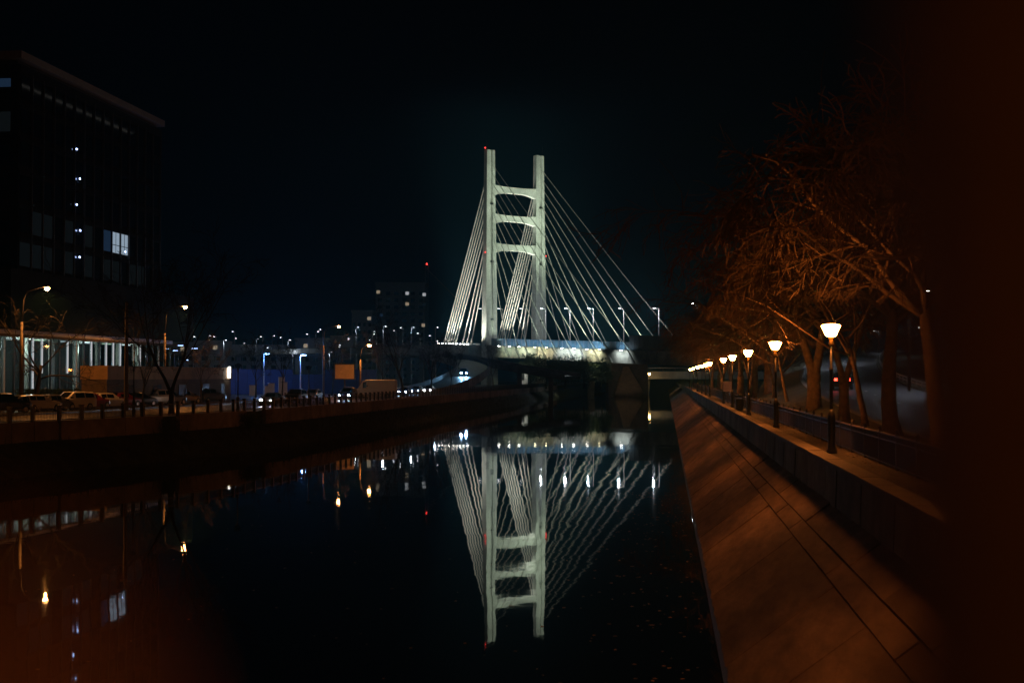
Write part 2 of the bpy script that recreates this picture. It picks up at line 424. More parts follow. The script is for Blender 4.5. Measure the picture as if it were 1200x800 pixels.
# ---- lantern posts of the promenade
def lantern(label, loc, lit=True, group=None):
    r = thing('lantern_post', label, 'street lamp', loc, 0, group)
    MB().lathe([(.17, 0), (.17, .08), (.13, .14), (.115, .3), (.12, 1.15), (.13, 1.2), (.09, 1.3), (.065, 1.4)], 12).build('base', m_iron, r, smooth=True)
    MB().lathe([(.055, 1.4), (.045, 2.6), (.06, 2.62), (.06, 2.7), (.038, 2.74), (.035, 3.42)], 10).build('pole', m_iron, r, smooth=True)
    MB().lathe([(.05, 3.42), (.085, 3.5), (.06, 3.58), (.075, 3.66), (.11, 3.72)], 12).build('collar', m_brass if lit else m_iron, r, smooth=True)
    b = MB().lathe([(.12, 3.73), (.17, 3.77), (.235, 3.92), (.30, 4.06), (.295, 4.085), (.14, 4.115)], 14).build('bowl', m_lamp if lit else m_pane, r, smooth=True)
    MB().lathe([(.16, 4.117), (.16, 4.14), (.05, 4.16), (.03, 4.17), (.02, 4.22)], 14).build('cap', m_iron, r, smooth=True)
    return r
LY = [46.2, 69, 91.5, 114, 131, 172, 189, 209, 235, 272, 310]
names = ['lit lantern post with the largest glowing bowl, in front of the red tail lights',
         'lit lantern post hung with bare twigs, second along from the largest glowing bowl',
         'lit lantern post, third bowl along the promenade parapet',
         'lit lantern post just beyond the pale sign board, fourth bowl along',
         'lit lantern post behind the pale sign board, fifth bowl along']
l0 = lantern(names[0], (5.25, LY[0], 3.55), True, 'lantern posts lit along the promenade')
for i, y in enumerate(LY[1:], 1):
    r = dup(l0, (5.25, y, 3.55), rnd.uniform(0, 6), names[i] if i < 5 else 'far lit lantern post in the merging row of orange bowls')
for i, r in enumerate([o for o in COL.objects if o.name.startswith('lantern_post') and o.parent is None]):
    r.rotation_euler = (rnd.uniform(-.012, .012), rnd.uniform(-.012, .012), r.rotation_euler.z)
    if i % 3: remat(kids(r, 'bowl')[0], m_lampwarm if i % 3 == 1 else m_lampfar)
for y in (22.5, -.5, -23):
    dup(l0, (5.25, y, 3.55), 0, 'lit lantern post hidden behind the blurred railing post' if y > 0 else ('lit lantern post level with the bridge railing, outside the view' if y > -5 else 'lit lantern post farther back than the bridge railing, outside the view'))

# ---- pale sign board on the promenade
s = thing('sign_board', 'small pale blank sign board on a post among the lantern posts', 'sign', (5.6, 130, 3.55))
MB().box(-.03, .03, -.03, .03, 0, 1.1).build('post', m_iron, s)
MB().box(-.42, .42, -.05, -.03, 1.1, 2.0).build('board', m_sign, s)
# litter bins
b0 = thing('litter_bin', 'dark round litter bin standing by the promenade railing before the sign board', 'bin', (5.3, 104, 3.55), 0)
MB().lathe([(.22, 0), (.28, .1), (.3, .8), (.32, .84), (.26, .86)], 12).build('drum', m_iron, b0)
MB().lathe([(.3, .95), (.33, 1.0), (.1, 1.1)], 12).build('lid', m_iron, b0)

# ================================================================== CABLE-STAYED BRIDGE
T0 = (-7.2, 455.0)
def B(s, w): return K(T0[0] + .6 * s + .8 * w, T0[1] - .8 * s + .6 * w)
def zd(s): return 15.5 - .037 * s if s > -25 else (16.42 if s > -70 else 16.42 - (-70 - s) * .02)
WB = 20.0
o0 = B(0, 10)
BR = thing('cable_stayed_bridge', 'floodlit white cable-stayed bridge with twin leg pylon crossing the river', 'bridge', (o0[0], o0[1], 0))
def kk0(x, d, z): w = K(x, d); return (w[0], w[1], z)
def P3(s, w, z): q = B(s, w); return (q[0], q[1], z)
def bbox(mb, s0, s1, w0, w1, z0, z1): return mb.hexa([P3(s0, w0, z0), P3(s0, w1, z0), P3(s1, w1, z0), P3(s1, w0, z0)][::-1], [P3(s0, w0, z1), P3(s0, w1, z1), P3(s1, w1, z1), P3(s1, w0, z1)][::-1])
def nbuild(mb, name, mat, par_=BR): 
    o = mb.build(name, mat, par_, True)
    bm = bmesh.new(); bm.from_mesh(o.data); bmesh.ops.recalc_face_normals(bm, faces=bm.faces); bm.to_mesh(o.data); bm.free(); return o
ZT = 78.6
for li, wc in enumerate((0, WB)):
    mb = MB(); rings = []
    for z, a, b in ((2.5, 4.6, 3.0), (15, 4.4, 2.6), (40, 4.0, 2.2), (60, 3.5, 1.8), (ZT, 3.1, 1.6)):
        h, k = a / 2, b / 2; g = .42; d = .35                # a groove down the river face
        wo_ = wc + (h - 2.2 if li == 0 else -(h - 2.2)) * 0
        rings.append([P3(-k, wo_ - h, z), P3(k, wo_ - h, z), P3(k, wo_ + .1 - g, z), P3(k - d, wo_ + .1 - g + .1, z), P3(k - d, wo_ + .1 + g - .1, z), P3(k, wo_ + .1 + g, z), P3(k, wo_ + h, z), P3(-k, wo_ + h, z)])
    vs = [v for r in rings for v in r]; n = 8
    mb.add(vs, [(i * n + k, i * n + (k + 1) % n, (i + 1) * n + (k + 1) % n, (i + 1) * n + k) for i in range(4) for k in range(n)] + [tuple(range(n))[::-1], tuple(range(32, 40))])
    lg = nbuild(mb, 'pylon_leg', m_pylon)
    for z in (24, 42.5, 61): nbuild(bbox(MB(), .2, 1.3 if z < 50 else 1.1, wc - .5, wc + .7, z, z + .5), 'hatch', m_iron, BR)
    nbuild(MB().tube([P3(.3, wc + (-1.3 if li == 0 else 1.4), ZT), P3(.3, wc + (-1.3 if li == 0 else 1.4), ZT + 3.2)], .06, 5), 'lightning_rod', m_iron)
    for z in (ZT + .4, 45.6):
        w_ = wc + (-2.35 if li == 0 else 2.35)
        if li == 1 and z > 60: continue
        q = P3(.9, w_, z); nbuild(MB().lathe([(.1, -.2), (.22, 0), (.1, .2)], 8, q), 'aviation_light', m_red)
    # pier foot of the leg
    nbuild(bbox(MB(), -4, 4, wc - 4.2, wc + 4.2, -1, 3.4), 'pier_foot', m_deck)
for zc in (66.2, 57.0, 47.6):
    mb = MB(); pts = []
    N = 12
    for i in range(N + 1):
        f = i / N; w = 1.4 + (WB - 2.8) * f
        hh = .98 + .9 * max(0, (abs(f - .5) * 2 - .35) / .65) ** 1.6
        up = zc + .98 + (hh - .98) * .35; dn = zc - hh - (hh - .98) * .2
        pts.append([P3(-.8, w, dn), P3(.75, w, dn), P3(.75, w, up), P3(-.8, w, up)])
    mb.add([v for r in pts for v in r], [(i * 4 + k, i * 4 + (k + 1) % 4, i * 4 + 4 + (k + 1) % 4, i * 4 + 4 + k) for i in range(N) for k in range(4)])
    nbuild(mb, 'crossbeam', m_pylon)
# deck
ds = [-190, -150, -110, -70, -45, -25, -10, 0, 15, 30, 50, 70, 90, 110, 135, 165]
mb = MB(); prof = lambda s: [(-1.6, zd(s) - .9), (-1.6, zd(s) + .15), (21.6, zd(s) + .15), (21.6, zd(s) - .9), (18.5, zd(s) - 2.9), (1.5, zd(s) - 2.9)]
mb.add([P3(s, w, z) for s in ds for w, z in prof(s)], [(i * 6 + k, i * 6 + (k + 1) % 6, i * 6 + 6 + (k + 1) % 6, i * 6 + 6 + k) for i in range(len(ds) - 1) for k in range(6)])
nbuild(mb, 'deck', m_deck)
# near fascia panels between the anchors and glass screen panels above
def fpanel(s0, s1): 
    return MB().hexa([P3(s0, -1.75, zd(s0) - 3.3), P3(s0, -1.45, zd(s0) - 3.3), P3(s1, -1.45, zd(s1) - 3.3), P3(s1, -1.75, zd(s1) - 3.3)],
                     [P3(s0, -1.95, zd(s0) + .45), P3(s0, -1.65, zd(s0) + .45), P3(s1, -1.65, zd(s1) + .45), P3(s1, -1.95, zd(s1) + .45)])
s = -30.0
while s < 150:
    nbuild(fpanel(s + .03, s + 2.97), 'fascia_panel', m_fascia); s += 3
s = -28.0
while s < 150:
    if not -4 < s + 1 < 3:
        hgt = 1.0 if s < 0 else (2.7 if s < 68 else 4.6); w = -.7
        bb = MB().hexa([P3(s + .08, w, zd(s) + .3), P3(s + .08, w + .08, zd(s) + .3), P3(s + 1.92, w + .08, zd(s + 2) + .3), P3(s + 1.92, w, zd(s + 2) + .3)],
                       [P3(s + .08, w, zd(s) + hgt), P3(s + .08, w + .08, zd(s) + hgt), P3(s + 1.92, w + .08, zd(s + 2) + hgt), P3(s + 1.92, w, zd(s + 2) + hgt)])
        nbuild(bb, 'screen_panel', m_barrier if s < 66 else m_barrier_dark)
        nbuild(bbox(MB(), s - .06, s + .06, w - .04, w + .14, zd(s) + .2, zd(s) + hgt + .06), 'screen_post', m_galv if s < 66 else m_barrier_dark)
    s += 2
for s in range(-186, -30, 4):                                     # plain railing on the approach
    nbuild(MB().box(-.04, .04, -.04, .04, 0, 1.1, lambda x, y, z: tuple(Vector(P3(s, -1.3, zd(s) + .15)) + Vector((x, y, z)))), 'approach_post', m_galv)
nbuild(MB().tube([P3(s, -1.3, zd(s) + 1.2) for s in (-190, -150, -110, -70, -45, -30)], .06, 5), 'approach_handrail', m_galv)
# cables
front = [12, 18, 24, 33, 39, 46, 53, 60, 67]
front = [10.5, 16, 21, 29, 34.5, 42, 47.5, 53.5, 59, 68.5]
back = [9, 11.5, 14, 18, 19.5, 21, 22.3, 23.6, 24.8]
CABS = []
for wc in (0, WB):
    for i, s in enumerate(front):
        f = i / (len(front) - 1); za = 46 + (74.5 - 46) * f ** .9
        CABS.append((wc, s, za, .105))
    for i, s in enumerate(back):
        f = i / (len(back) - 1); za = 46 + (72 - 46) * f
        CABS.append((wc, -s, za, .20))
for wc, s, za, r in CABS:
    sg = 1 if s > 0 else -1
    a = Vector(P3(s, wc - (.9 if wc == 0 else -.9), zd(s) + .2)); b = Vector(P3(sg * .8, wc + (.0 if wc == 0 else 0), za))
    d = (a - b)
    pts = [b + d * (k / 10) - Vector((0, 0, d.length * .006 * 4 * (k / 10) * (1 - k / 10))) for k in range(11)]
    nbuild(MB().tube(pts, r, 6), 'cable', m_cable)
    nbuild(MB().tube([a + (b - a).normalized() * -.4, a + (b - a).normalized() * 2.2], [r + .2, r + .09], 8), 'anchor_socket', m_pylon if s > 0 else m_cable)
# floodlights standing on brackets outside the deck edge
FW = (1.0, 1.0, .90); FG = (.84, 1.0, .76)
def flood(s, w, warm, label, group):
    z = zd(s) + .1
    r = thing('floodlight', label, 'floodlight', P3(s, w, z), YAW + math.atan2(-.8, .6), group)
    MB().box(-.05, .05, -.05, .9, -.1, 0).build('bracket', m_galv, r)
    MB().box(-.28, .28, -.25, .25, .02, .28).build('housing', m_iron, r)
    MB().box(-.24, .24, -.21, .21, .283, .33).build('lens', m_floody if warm else m_flood, r)
    return r
fp = flood(8, -2.9, False, 'floodlight on the near deck edge at the foot of a front stay cable', 'floodlights along the front deck edge')
for i, s in enumerate(front):
    r = fp if i == 0 else dup(fp, P3(s - 1.5, -2.9, zd(s) + .1))
    if i == 0: r.location = P3(s - 1.5, -2.9, zd(s) + .1)
    r['label'] = 'deck edge floodlight at the foot of the ' + ('first', 'second', 'third', 'fourth', 'fifth', 'sixth', 'seventh', 'eighth', 'ninth', 'last')[i] + ' front stay cable counted from the pylon'
    if i in (3, 4, 8): remat(kids(r, 'lens')[0], m_floody)
bp_ = None
for i in range(9):
    s = -8.5 - i * 2.1
    r = dup(fp, P3(s, -2.6, zd(s) + .3), None, ('first', 'second', 'third', 'fourth', 'fifth', 'sixth', 'seventh', 'eighth', 'last')[i] + ' bright floodlight under the back stays, counted from the near pylon leg', 'floodlights under the back stays')
# their beams
for i, s in enumerate(front):
    warm = i in (3, 4, 8); col = (1, .93, .62) if warm else (.93, .98, 1)
    r = BR
    if i % 2 == 0 or i > 6:
        lamp('SPOT', 'mast_beam', P3(s - 1.0, -3.2, zd(s) + 1.2), (2800, 0, 6000, 0, 14000, 0, 20000, 23000, 27000, 28000)[i], FG, r, .3, P3(0, 3, (24, 0, 34, 0, 46, 0, 54, 62, 66, 58)[i]), 46, 1)
for s, zt, P in ((32, 62, 42000), (55, 55, 62000), (48, 70, 42000)):
    lamp('SPOT', 'mast_beam', P3(s, 22.5, zd(s) + 1.5), P, FG, BR, .3, P3(0, 18, zt), 40, .6)
for s in (52, 63):
    for w_ in (-2.9, 17.2): lamp('SPOT', 'stay_beam', P3(s + 3, w_, zd(s) + .8), 14000, FW, BR, .2, P3(26, w_ + 2.8, 54), 50, .9)
for s in (-10, -15, -20, -24):
    lamp('SPOT', 'stay_beam', P3(s, -2.9, zd(s) + 1.0), 17000, FW, BR, .2, P3(-6, 0, 50), 60, .7)
    lamp('SPOT', 'stay_beam', P3(s, 17.6, zd(s) + 1.0), 17000, FW, BR, .2, P3(-6, 20, 50), 60, .7)
lamp('SPOT', 'leg_beam', P3(-2.2, -6.2, zd(0) - 2.5), 30000, FW, BR, .2, P3(-.3, -2, 36), 70, .9)
lamp('SPOT', 'abutment_fill', P3(66, -2.2, zd(66) - 3.7), 800, (1, .8, .6), BR, .2, kk0(34.5, 428, 6), 40, .7)  # unseen spot added under the deck to brighten the abutment
def edge_fill(name, s0, s1, w, dz, P, col, aim_w, aim_dz, size_y=.12):  # unseen area lights added to light fascia and screens evenly
    a, b = Vector(P3(s0, w, zd(s0) + dz)), Vector(P3(s1, w, zd(s1) + dz)); mid = (a + b) / 2
    l = bpy.data.lights.new(name, 'AREA'); l.shape = 'RECTANGLE'; l.size = (b - a).length; l.size_y = size_y; l.spread = R(115); l.energy = P; l.color = col
    o = link(name, l, BR); o.location = mid - Vector(BR.location)
    x = (b - a).normalized(); sm_ = (s0 + s1) / 2
    z = (mid - Vector(P3(sm_, aim_w, zd(sm_) + aim_dz))); z = (z - x * z.dot(x)).normalized(); y = z.cross(x)
    o.rotation_euler = Matrix((x, y, z)).transposed().to_euler()
for k, (s0, s1, P, col) in enumerate(((8.5, 17, 60, (.80, .95, .70)), (17.5, 26, 90, (.86, .96, .72)), (26.5, 36, 130, (1, .95, .62)), (37, 50, 170, (.84, .96, 1)), (51, 57.5, 130, (1, .96, .66)), (63.5, 69.5, 85, (.84, .95, 1)))):
    edge_fill('edge_fill', s0, s1, -3.6, .35, P * 3.0, col, -1.8, -1.6)
    edge_fill('screen_fill', s0, s1, -2.4, .6, P * .8, (.45, .75, 1), -.7, 1.9)
for i, s in enumerate(front):
    nbuild(MB().hexa([P3(s + .2, -2.5, zd(s) - .2), P3(s + .2, -1.9, zd(s) - .2), P3(s + 1.0, -1.9, zd(s) - .2), P3(s + 1.0, -2.5, zd(s) - .2)],
                     [P3(s - .9, -2.35, zd(s) + .55), P3(s - .9, -1.6, zd(s) + .55), P3(s + .1, -1.6, zd(s) + .55), P3(s + .1, -2.35, zd(s) + .55)]), 'anchor_block', m_fascia)
    nbuild(MB().hexa([P3(s + 2.6, -2.15, zd(s) - 3.25), P3(s + 2.6, -1.75, zd(s) - 3.25), P3(s + 3.2, -1.75, zd(s) - 3.25), P3(s + 3.2, -2.15, zd(s) - 3.25)],
                     [P3(s + .3, -2.45, zd(s) - .2), P3(s + .3, -1.9, zd(s) - .2), P3(s + .95, -1.9, zd(s) - .2), P3(s + .95, -2.45, zd(s) - .2)]), 'added_strut', m_deck)  # diagonal pieces added for the slanting shadow streaks on the fascia
# lamps on the deck
def led_post(label, loc, h, arm, rz, group, lens=m_led, pole=m_galv, P=0, name='lamp_post', two=False):
    r = thing(name, label, 'street lamp', loc, rz, group)
    MB().tube([(0, 0, 0), (0, 0, h * .5), (0, 0, h)], [.13, .1, .07], 7).build('pole', pole, r)
    for sg in ((1, -1) if two else (1,)):
        MB().tube([(0, 0, h - .05), (sg * arm, 0, h + .08)], .05, 5).build('arm', pole, r)
        MB().box(sg * arm - .45, sg * arm + .45, -.16, .16, h + .06, h + .16).build('head', pole, r)
        MB().box(sg * arm - .4, sg * arm + .4, -.13, .13, h + .02, h + .057).build('lens', lens, r)
    if P: lamp('POINT', 'bulb', Vector(loc) + Vector((math.cos(rz) * arm, math.sin(rz) * arm, h - .15)), P, (.85, .92, 1), r, .15)
    return r
rzb = YAW + math.pi
for i, s in enumerate((-17, -6.5, 5.6, 16.5, 28.5, 39.6, 53.5, 68.6)):
    q = P3(s, 10, zd(s) + .15)
    lab = 'slim white lamp post on the bridge deck, ' + ['far behind the back stays', 'between the pylon legs, first', 'between the pylon legs, second', 'just past the far pylon leg', 'first in the fan of front stays', 'second in the fan of front stays', 'third in the fan of front stays', 'last before the unlit deck'][i]
    if i == 0: d0 = led_post(lab, q, 12.3, 1.3, rzb, 'lamp posts on the bridge deck', m_led, m_white)
    else: dup(d0, q, rzb, lab)
    if i > 2: lamp('POINT', 'deck_lamp_glow', Vector(q) + Vector((-1.6, -1.2, 11.2)), 1700, (.85, .92, 1), BR, .2)

# ---- low works under the bridge: abutment block, lower bridge over the river, kiosk
q = K(31.5, 430)
ab = thing('abutment', 'brown concrete abutment block with sloping face under the bridge end', 'abutment', (q[0], q[1], 0))
def kk(x, d, z): w = K(x, d); return (w[0], w[1], z)
nbuild(MB().hexa([kk(29.0, 428, -.5), kk(41, 428, -.5), kk(41, 440, -.5), kk(29.0, 440, -.5)], [kk(29.0, 430, 9.6), kk(41, 430, 9.6), kk(41, 440, 9.6), kk(29.0, 440, 9.6)]), 'block', m_plaster, ab)
nbuild(MB().hexa([kk(30, 420, -.5), kk(40, 420, -.5), kk(40, 428.5, -.5), kk(30, 428.5, -.5)], [kk(33.5, 427, 9.0), kk(35, 427, 9.0), kk(35, 429.5, 9.0), kk(33.5, 429.5, 9.0)]), 'ramp_face', m_band, ab)
nbuild(MB().hexa([kk(29, 429, 9.62), kk(41, 429, 9.62), kk(41, 440.5, 9.62), kk(29, 440.5, 9.62)], [kk(29, 429, 10.3), kk(41, 429, 10.3), kk(41, 440.5, 10.3), kk(29, 440.5, 10.3)]), 'cap', m_deck, ab)
q = K(60, 446)
lb = thing('low_bridge', 'dark low concrete beam bridge over the river beyond the pylon', 'bridge', (q[0], q[1], 0))
nbuild(MB().hexa([kk(6, 470, 5.2), kk(80, 452, 5.2), kk(80, 462, 5.2), kk(6, 480, 5.2)], [kk(6, 470, 7.6), kk(80, 452, 7.6), kk(80, 462, 7.6), kk(6, 480, 7.6)]), 'beam', m_deck, lb)
nbuild(MB().tube([kk(6, 470, 8.7), kk(80, 452, 8.7)], .06, 5), 'handrail', m_galv, lb)
for i in range(20): nbuild(MB().tube([kk(7 + i * 3.8, 470 - i * .924, 7.6), kk(7 + i * 3.8, 470 - i * .924, 8.7)], .05, 4), 'baluster', m_galv, lb)
for x in (26, 44): nbuild(MB().hexa([kk(x - 1, 468, -.5), kk(x + 1, 468, -.5), kk(x + 1, 476, -.5), kk(x - 1, 476, -.5)], [kk(x - 1, 462, 5.2), kk(x + 1, 462, 5.2), kk(x + 1, 470, 5.2), kk(x - 1, 470, 5.2)]), 'pier', m_deck, lb)
for i, x in enumerate((40.5, 42.3, 44.0)):
    r = thing('bulkhead_lamp', ('small amber lamp under the low bridge close to the abutment block', 'small amber lamp under the low bridge in the middle of three', 'small amber lamp under the low bridge close to the embankment')[i], 'lamp', kk(x, 455.6 + i * .0, 7.0), 0, 'amber lamps under the low bridge')
    MB().lathe([(.2, 0), (.26, .12), (.2, .2)], 8).build('back_plate', m_iron, r); MB().lathe([(.3, -.5), (.34, -.02)], 8).build('lens', E('amber_lens', (1, .6, .18), 60), r)
q = K(3.0, 400)
lamp_at_kiosk = K(1.0, 392)
kz = thing('kiosk', 'small white kiosk with dark doorway under the bridge deck', 'kiosk', (q[0], q[1], 5.2), YAW)
MB().box(-1.4, 1.4, -1, 1, -3, 2.3).build('wall', m_white, kz); MB().box(-1.6, 1.6, -1.2, 1.2, 2.302, 2.55).build('roof', m_white, kz)
MB().box(-.35, .45, -1.05, -1.003, -.2, 1.8).build('door', m_iron, kz)
MB().box(-1.5, -1.2, -1.5, -1.21, 2.25, 2.5).build('wall_lamp', m_ledfar, kz)
l = bpy.data.lights.new('wall_lamp_bulb', 'POINT'); l.energy = 420; l.color = (.9, .95, .85); l.shadow_soft_size = .1
lo = link('wall_lamp_bulb', l, kz); lo.location = (-1.6, -2.4, 2.6)

# ---- ramps of the left interchange
def ramp(name, label, pts, wid, col=m_deck):
    pts = smoothline([Vector((*K(x, d), z)) for x, d, z in pts], 5)
    xy = [Vector((q.x, q.y)) for q in pts]
    r = thing(name, label, 'ramp', (xy[0].x, xy[0].y, 0))
    h = wid / 2
    mb = ribbon(MB(), xy, [(h, -.7), (h, .0), (-h, .0), (-h, -.7), (h, -.7)], lambda i: pts[i].z); nbuild(mb, 'deck', m_asph if 'road' in name else m_asph, r)
    for sg in (1, -1):
        a, b = (h, h + .28) if sg > 0 else (-h - .28, -h)
        nbuild(ribbon(MB(), xy, [(a, -.9), (a, .85), (b, .85), (b, -.9), (a, -.9)], lambda i: pts[i].z), 'parapet', col, r)
    for i in range(2, len(pts), 4):
        if pts[i].z > 6.5: nbuild(MB().box(-.6, .6, -.6, .6, 0, pts[i].z - .7, lambda x, y, z: (xy[i].x + x, xy[i].y + y, z)), 'pier', col, r)
    return r
ramp('curved_ramp', 'curving approach ramp with pale parapets sweeping down from the bridge', [(-17.5, 246, 2.9), (-13.5, 285, 4.2), (-10.6, 315, 6.0), (-9.6, 350, 8.0), (-12.5, 385, 9.8), (-21, 420, 11.8), (-36, 450, 13.6), (-60, 470, 15)], 7.5)
ramp('straight_ramp', 'straight dark ramp slanting down in front of the near pylon leg', [(-46, 440, 14.8), (-30, 428, 13.6), (-16, 412, 11.6), (-4, 398, 9.4), (6, 388, 7.6), (16, 378, 6)], 6)
ramp('far_overpass', 'long dark overpass carrying distant street lamps behind the blue hoarding', [(-60, 500, 15.2), (-110, 510, 14), (-170, 520, 13.5), (-260, 540, 13)], 14)

# ================================================================== BUILDINGS
# dark office tower: origin at the near corner, x along the long facade, y into the block
A_ = K(-52.2, 150); dirx = Vector(K(-47.3, 191)) - Vector(A_); rzo = math.atan2(dirx.y, dirx.x)
off_ = thing('office_tower', 'dark glass office tower with a pale roof edge and a few lit windows', 'office building', (A_[0], A_[1], GZ), rzo)
LX = 41.3; LD = 36.0
zr = 40.0 - GZ; zp = 17.0 - GZ; zl = 10.8 - GZ
MB().box(0.12, LX - .12, .12, LD, zp, zr - .9).build('core', m_tower, off_)
MB().box(-.4, LX + .3, -.4, LD, zr - .35, zr + .45).build('roof_edge', m_roofedge, off_)
MB().box(.0, LX - .3, -.15, LD, zr - 1.6, zr - .9).build('top_band', m_tower, off_)
MB().box(.6, LX - .6, .5, LD, zr - .9, zr - .36).build('roof_gap', m_dmull, off_)
MB().box(-6, LX + 7.0, -2.2, LD, zl, zp).build('podium', m_tower, off_)
pit = (LX - .6) / 15
for fl in range(6):
    z0 = zp + .75 + fl * 3.55
    for c in range(15):
        x0 = .3 + c * pit + .22
        lit = None
        if fl == 1 and c in (9, 10): lit = m_winlit
        elif fl == 1 and c == 8: lit = m_winblue
        elif fl == 1 and c in (1, 2, 4, 6): lit = m_windim
        elif fl == 0 and c in (0, 1, 2, 4, 6, 8, 9, 11, 12): lit = m_windim
        elif fl == 5 and c in (3, 4): lit = None
        if lit is m_winlit:
            w = MB().box(x0, x0 + .95, -.02, .08, z0, z0 + 2.5).box(x0 + 1.25, x0 + 2.2, -.02, .08, z0, z0 + 2.5)
            MB().box(x0, x0 + 2.2, -.02, .08, z0, z0 + 2.5).build('window', lit, off_)
            MB().box(x0 + .02, x0 + 2.18, -.05, -.03, z0 + .9, z0 + .98).build('transom', m_dmull, off_)
            MB().box(x0 + 1.02, x0 + 1.1, -.06, -.03, z0, z0 + 2.5).build('mullion', m_dmull, off_)
        else:
            MB().box(x0, x0 + 2.2, -.02, .08, z0, z0 + 2.5).build('window', lit or m_wglass, off_)
        MB().box(x0 + 2.27, x0 + 2.42, -.2, .1, z0 - .5, z0 + 2.9).build('fin', m_dmull, off_)
    MB().box(0.05, LX - .1, -.10, .1, z0 + 2.55, z0 + 2.98).build('spandrel', m_tower, off_)
    for c in range(5):
        y0 = 1.0 + c * 3.2
        MB().box(-.02, .08, y0, y0 + 1.5, z0 + (1.2 if (fl, c) == (5, 0) else 0), z0 + 2.1).build('window', (m_winblue if (fl, c) in ((5, 0),) else m_windim if (fl, c) in ((4, 0), (2, 1)) else m_wglass), off_)
# stairwell lamps seen through the facade
for t_, z in ((13.9, 32.2), (14.8, 28.9), (14.0, 25.8), (15.0, 22.9), (14.9, 19.8), (28.5, 21.6), (5.5, 27.8), (3.0, 24.4)):
    MB().box(t_ - .13, t_ + .13, -.30, -.22, z - GZ - .05, z - GZ + .12).build('stair_lamp', m_spotlit if t_ > 10 else m_windim, off_)
# lit hall on the ground floor
hx0, hx1 = -14.0, LX + .5
MB().box(hx0, hx1, 10, 10.2, 0, zl - .003).build('hall_wall', m_lobby, off_)
MB().box(hx0, hx1, -1.6, 10.2, zl - .5, zl - .003).build('hall_ceiling', m_white, off_)
MB().box(hx0, hx1, -1.6, 10.2, 0.02, .1).build('hall_floor', m_lobby, off_)
MB().box(hx0, hx1 + .05, -2.3, -1.5, zl - .75, zl - .503).build('canopy', m_plaster, off_)
gp = (hx1 - hx0) / 26
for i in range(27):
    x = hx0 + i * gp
    m_ = m_mullglow if i in (1, 7, 8, 11, 14, 16, 17, 18, 21) else (m_mull if i % 4 == 0 else m_dmull)
    MB().box(x - (.05 if m_ is m_mullglow else .07), x + (.05 if m_ is m_mullglow else .07), -1.35, -1.1, (.1, 1.6, 3.4)[i % 3] if m_ is m_mullglow else .1, zl - .503).build('mullion', m_, off_)
    if i < 26: MB().box(x + .09, x + gp - .09, -1.25, -1.22, .1, zl - .503).build('pane', m_pane, off_)
for i in range(9):
    x = hx0 + 3.5 + i * 6.6
    MB().lathe([(.35, .1), (.35, zl - .503)], 12, (x, 3.5, 0)).build('column', m_white, off_)
    MB().box(x - 1.2, x + 1.2, 5, 5.25, zl - .6, zl - .503).build('ceiling_lamp', E('hall_lamp', (.75, 1, .72) if i % 3 == 1 else (.85, .95, 1), 1.2 if i % 2 else 2.4), off_)
for i in range(7):
    x = hx0 + 5 + i * 8; q = off_.matrix_basis if False else None
    l = bpy.data.lights.new('hall_light', 'POINT'); l.energy = 260 if i not in (2, 3) else 500; l.color = (.82, .97, .86); l.shadow_soft_size = .4
    lo = link('hall_light', l, off_); lo.location = (x, 3.0 + (i % 2) * 3, zl - 1.6)
for x in (14.2, 15.2): MB().box(x, x + .4, -1.5, -1.4, 1.9, 2.2).build('blue_sign_lamp', m_ledblue, off_)
l = bpy.data.lights.new('roof_fill', 'AREA'); l.shape = 'RECTANGLE'; l.size = LX; l.size_y = .2; l.energy = 8; l.color = (1, .95, .85)  # unseen area light added to brighten the roof edge
lo = link('roof_fill', l, off_); lo.location = (LX / 2, -4.2, zr - 1.2); lo.rotation_euler = (R(125), 0, 0)

# low brown building in front of the hall
A2 = K(-39.3, 138); B2 = K(-34, 172); d2 = Vector(B2) - Vector(A2)
lo_b = thing('low_building', 'low brown flat roofed building with an ochre parapet band behind the parked cars', 'building', (A2[0], A2[1], GZ), math.atan2(d2.y, d2.x))
LL = d2.length
MB().box(0, LL, 0, 2.6, 0, 2.75).build('wall', m_plaster, lo_b); MB().box(-.1, LL + .1, -.12, 2.7, 2.752, 4.1).build('parapet_band', m_band, lo_b)
for x in (4, 11, 18, 25): MB().box(x, x + 2.2, -.06, -.004, .9, 2.2).build('window', m_wglass, lo_b)
MB().box(31, 32.2, -.06, -.004, 0, 2.2).build('door', m_iron, lo_b)
MB().box(LL - 1.4, LL - 1.2, -.4, -.2, 2.9, 4.2).build('wall_lamp', E('wall_lamp_glow', (1, .93, .85), 14), lo_b)
# dark planter hedge in front of the hall
A3 = C(24, 146); B3 = C(106, 150)
hd = thing('hedge', 'clipped dark hedge in front of the lit hall', 'hedge', (A3[0], A3[1], GZ))
hb = MB()
for k in range(2600):
    f = rnd.random(); x = A3[0] + (B3[0] - A3[0]) * f + rnd.uniform(-.8, .8); y = A3[1] + (B3[1] - A3[1]) * f + rnd.uniform(-.4, .4); z = GZ + rnd.random() ** .6 * 1.75
    a = Vector((rnd.gauss(0, 1), rnd.gauss(0, 1), rnd.gauss(0, 1))).normalized() * .12; b = a.orthogonal() .normalized() * .07
    c = Vector((x, y, z)); hb.add([c - a, c + b, c + a, c - b], [(0, 1, 2, 3)])
o = hb.build('foliage', m_leaf, hd, True)
hk = MB(); 
for k in range(24):
    f = k / 23; x = A3[0] + (B3[0] - A3[0]) * f; y = A3[1] + (B3[1] - A3[1]) * f
    hk.tube([(x, y, GZ), (x + .1, y, GZ + .8), (x - .1, y + .1, GZ + 1.5)], [.05, .04, .02], 5)
hk.build('stems', m_darkbark, hd, True)

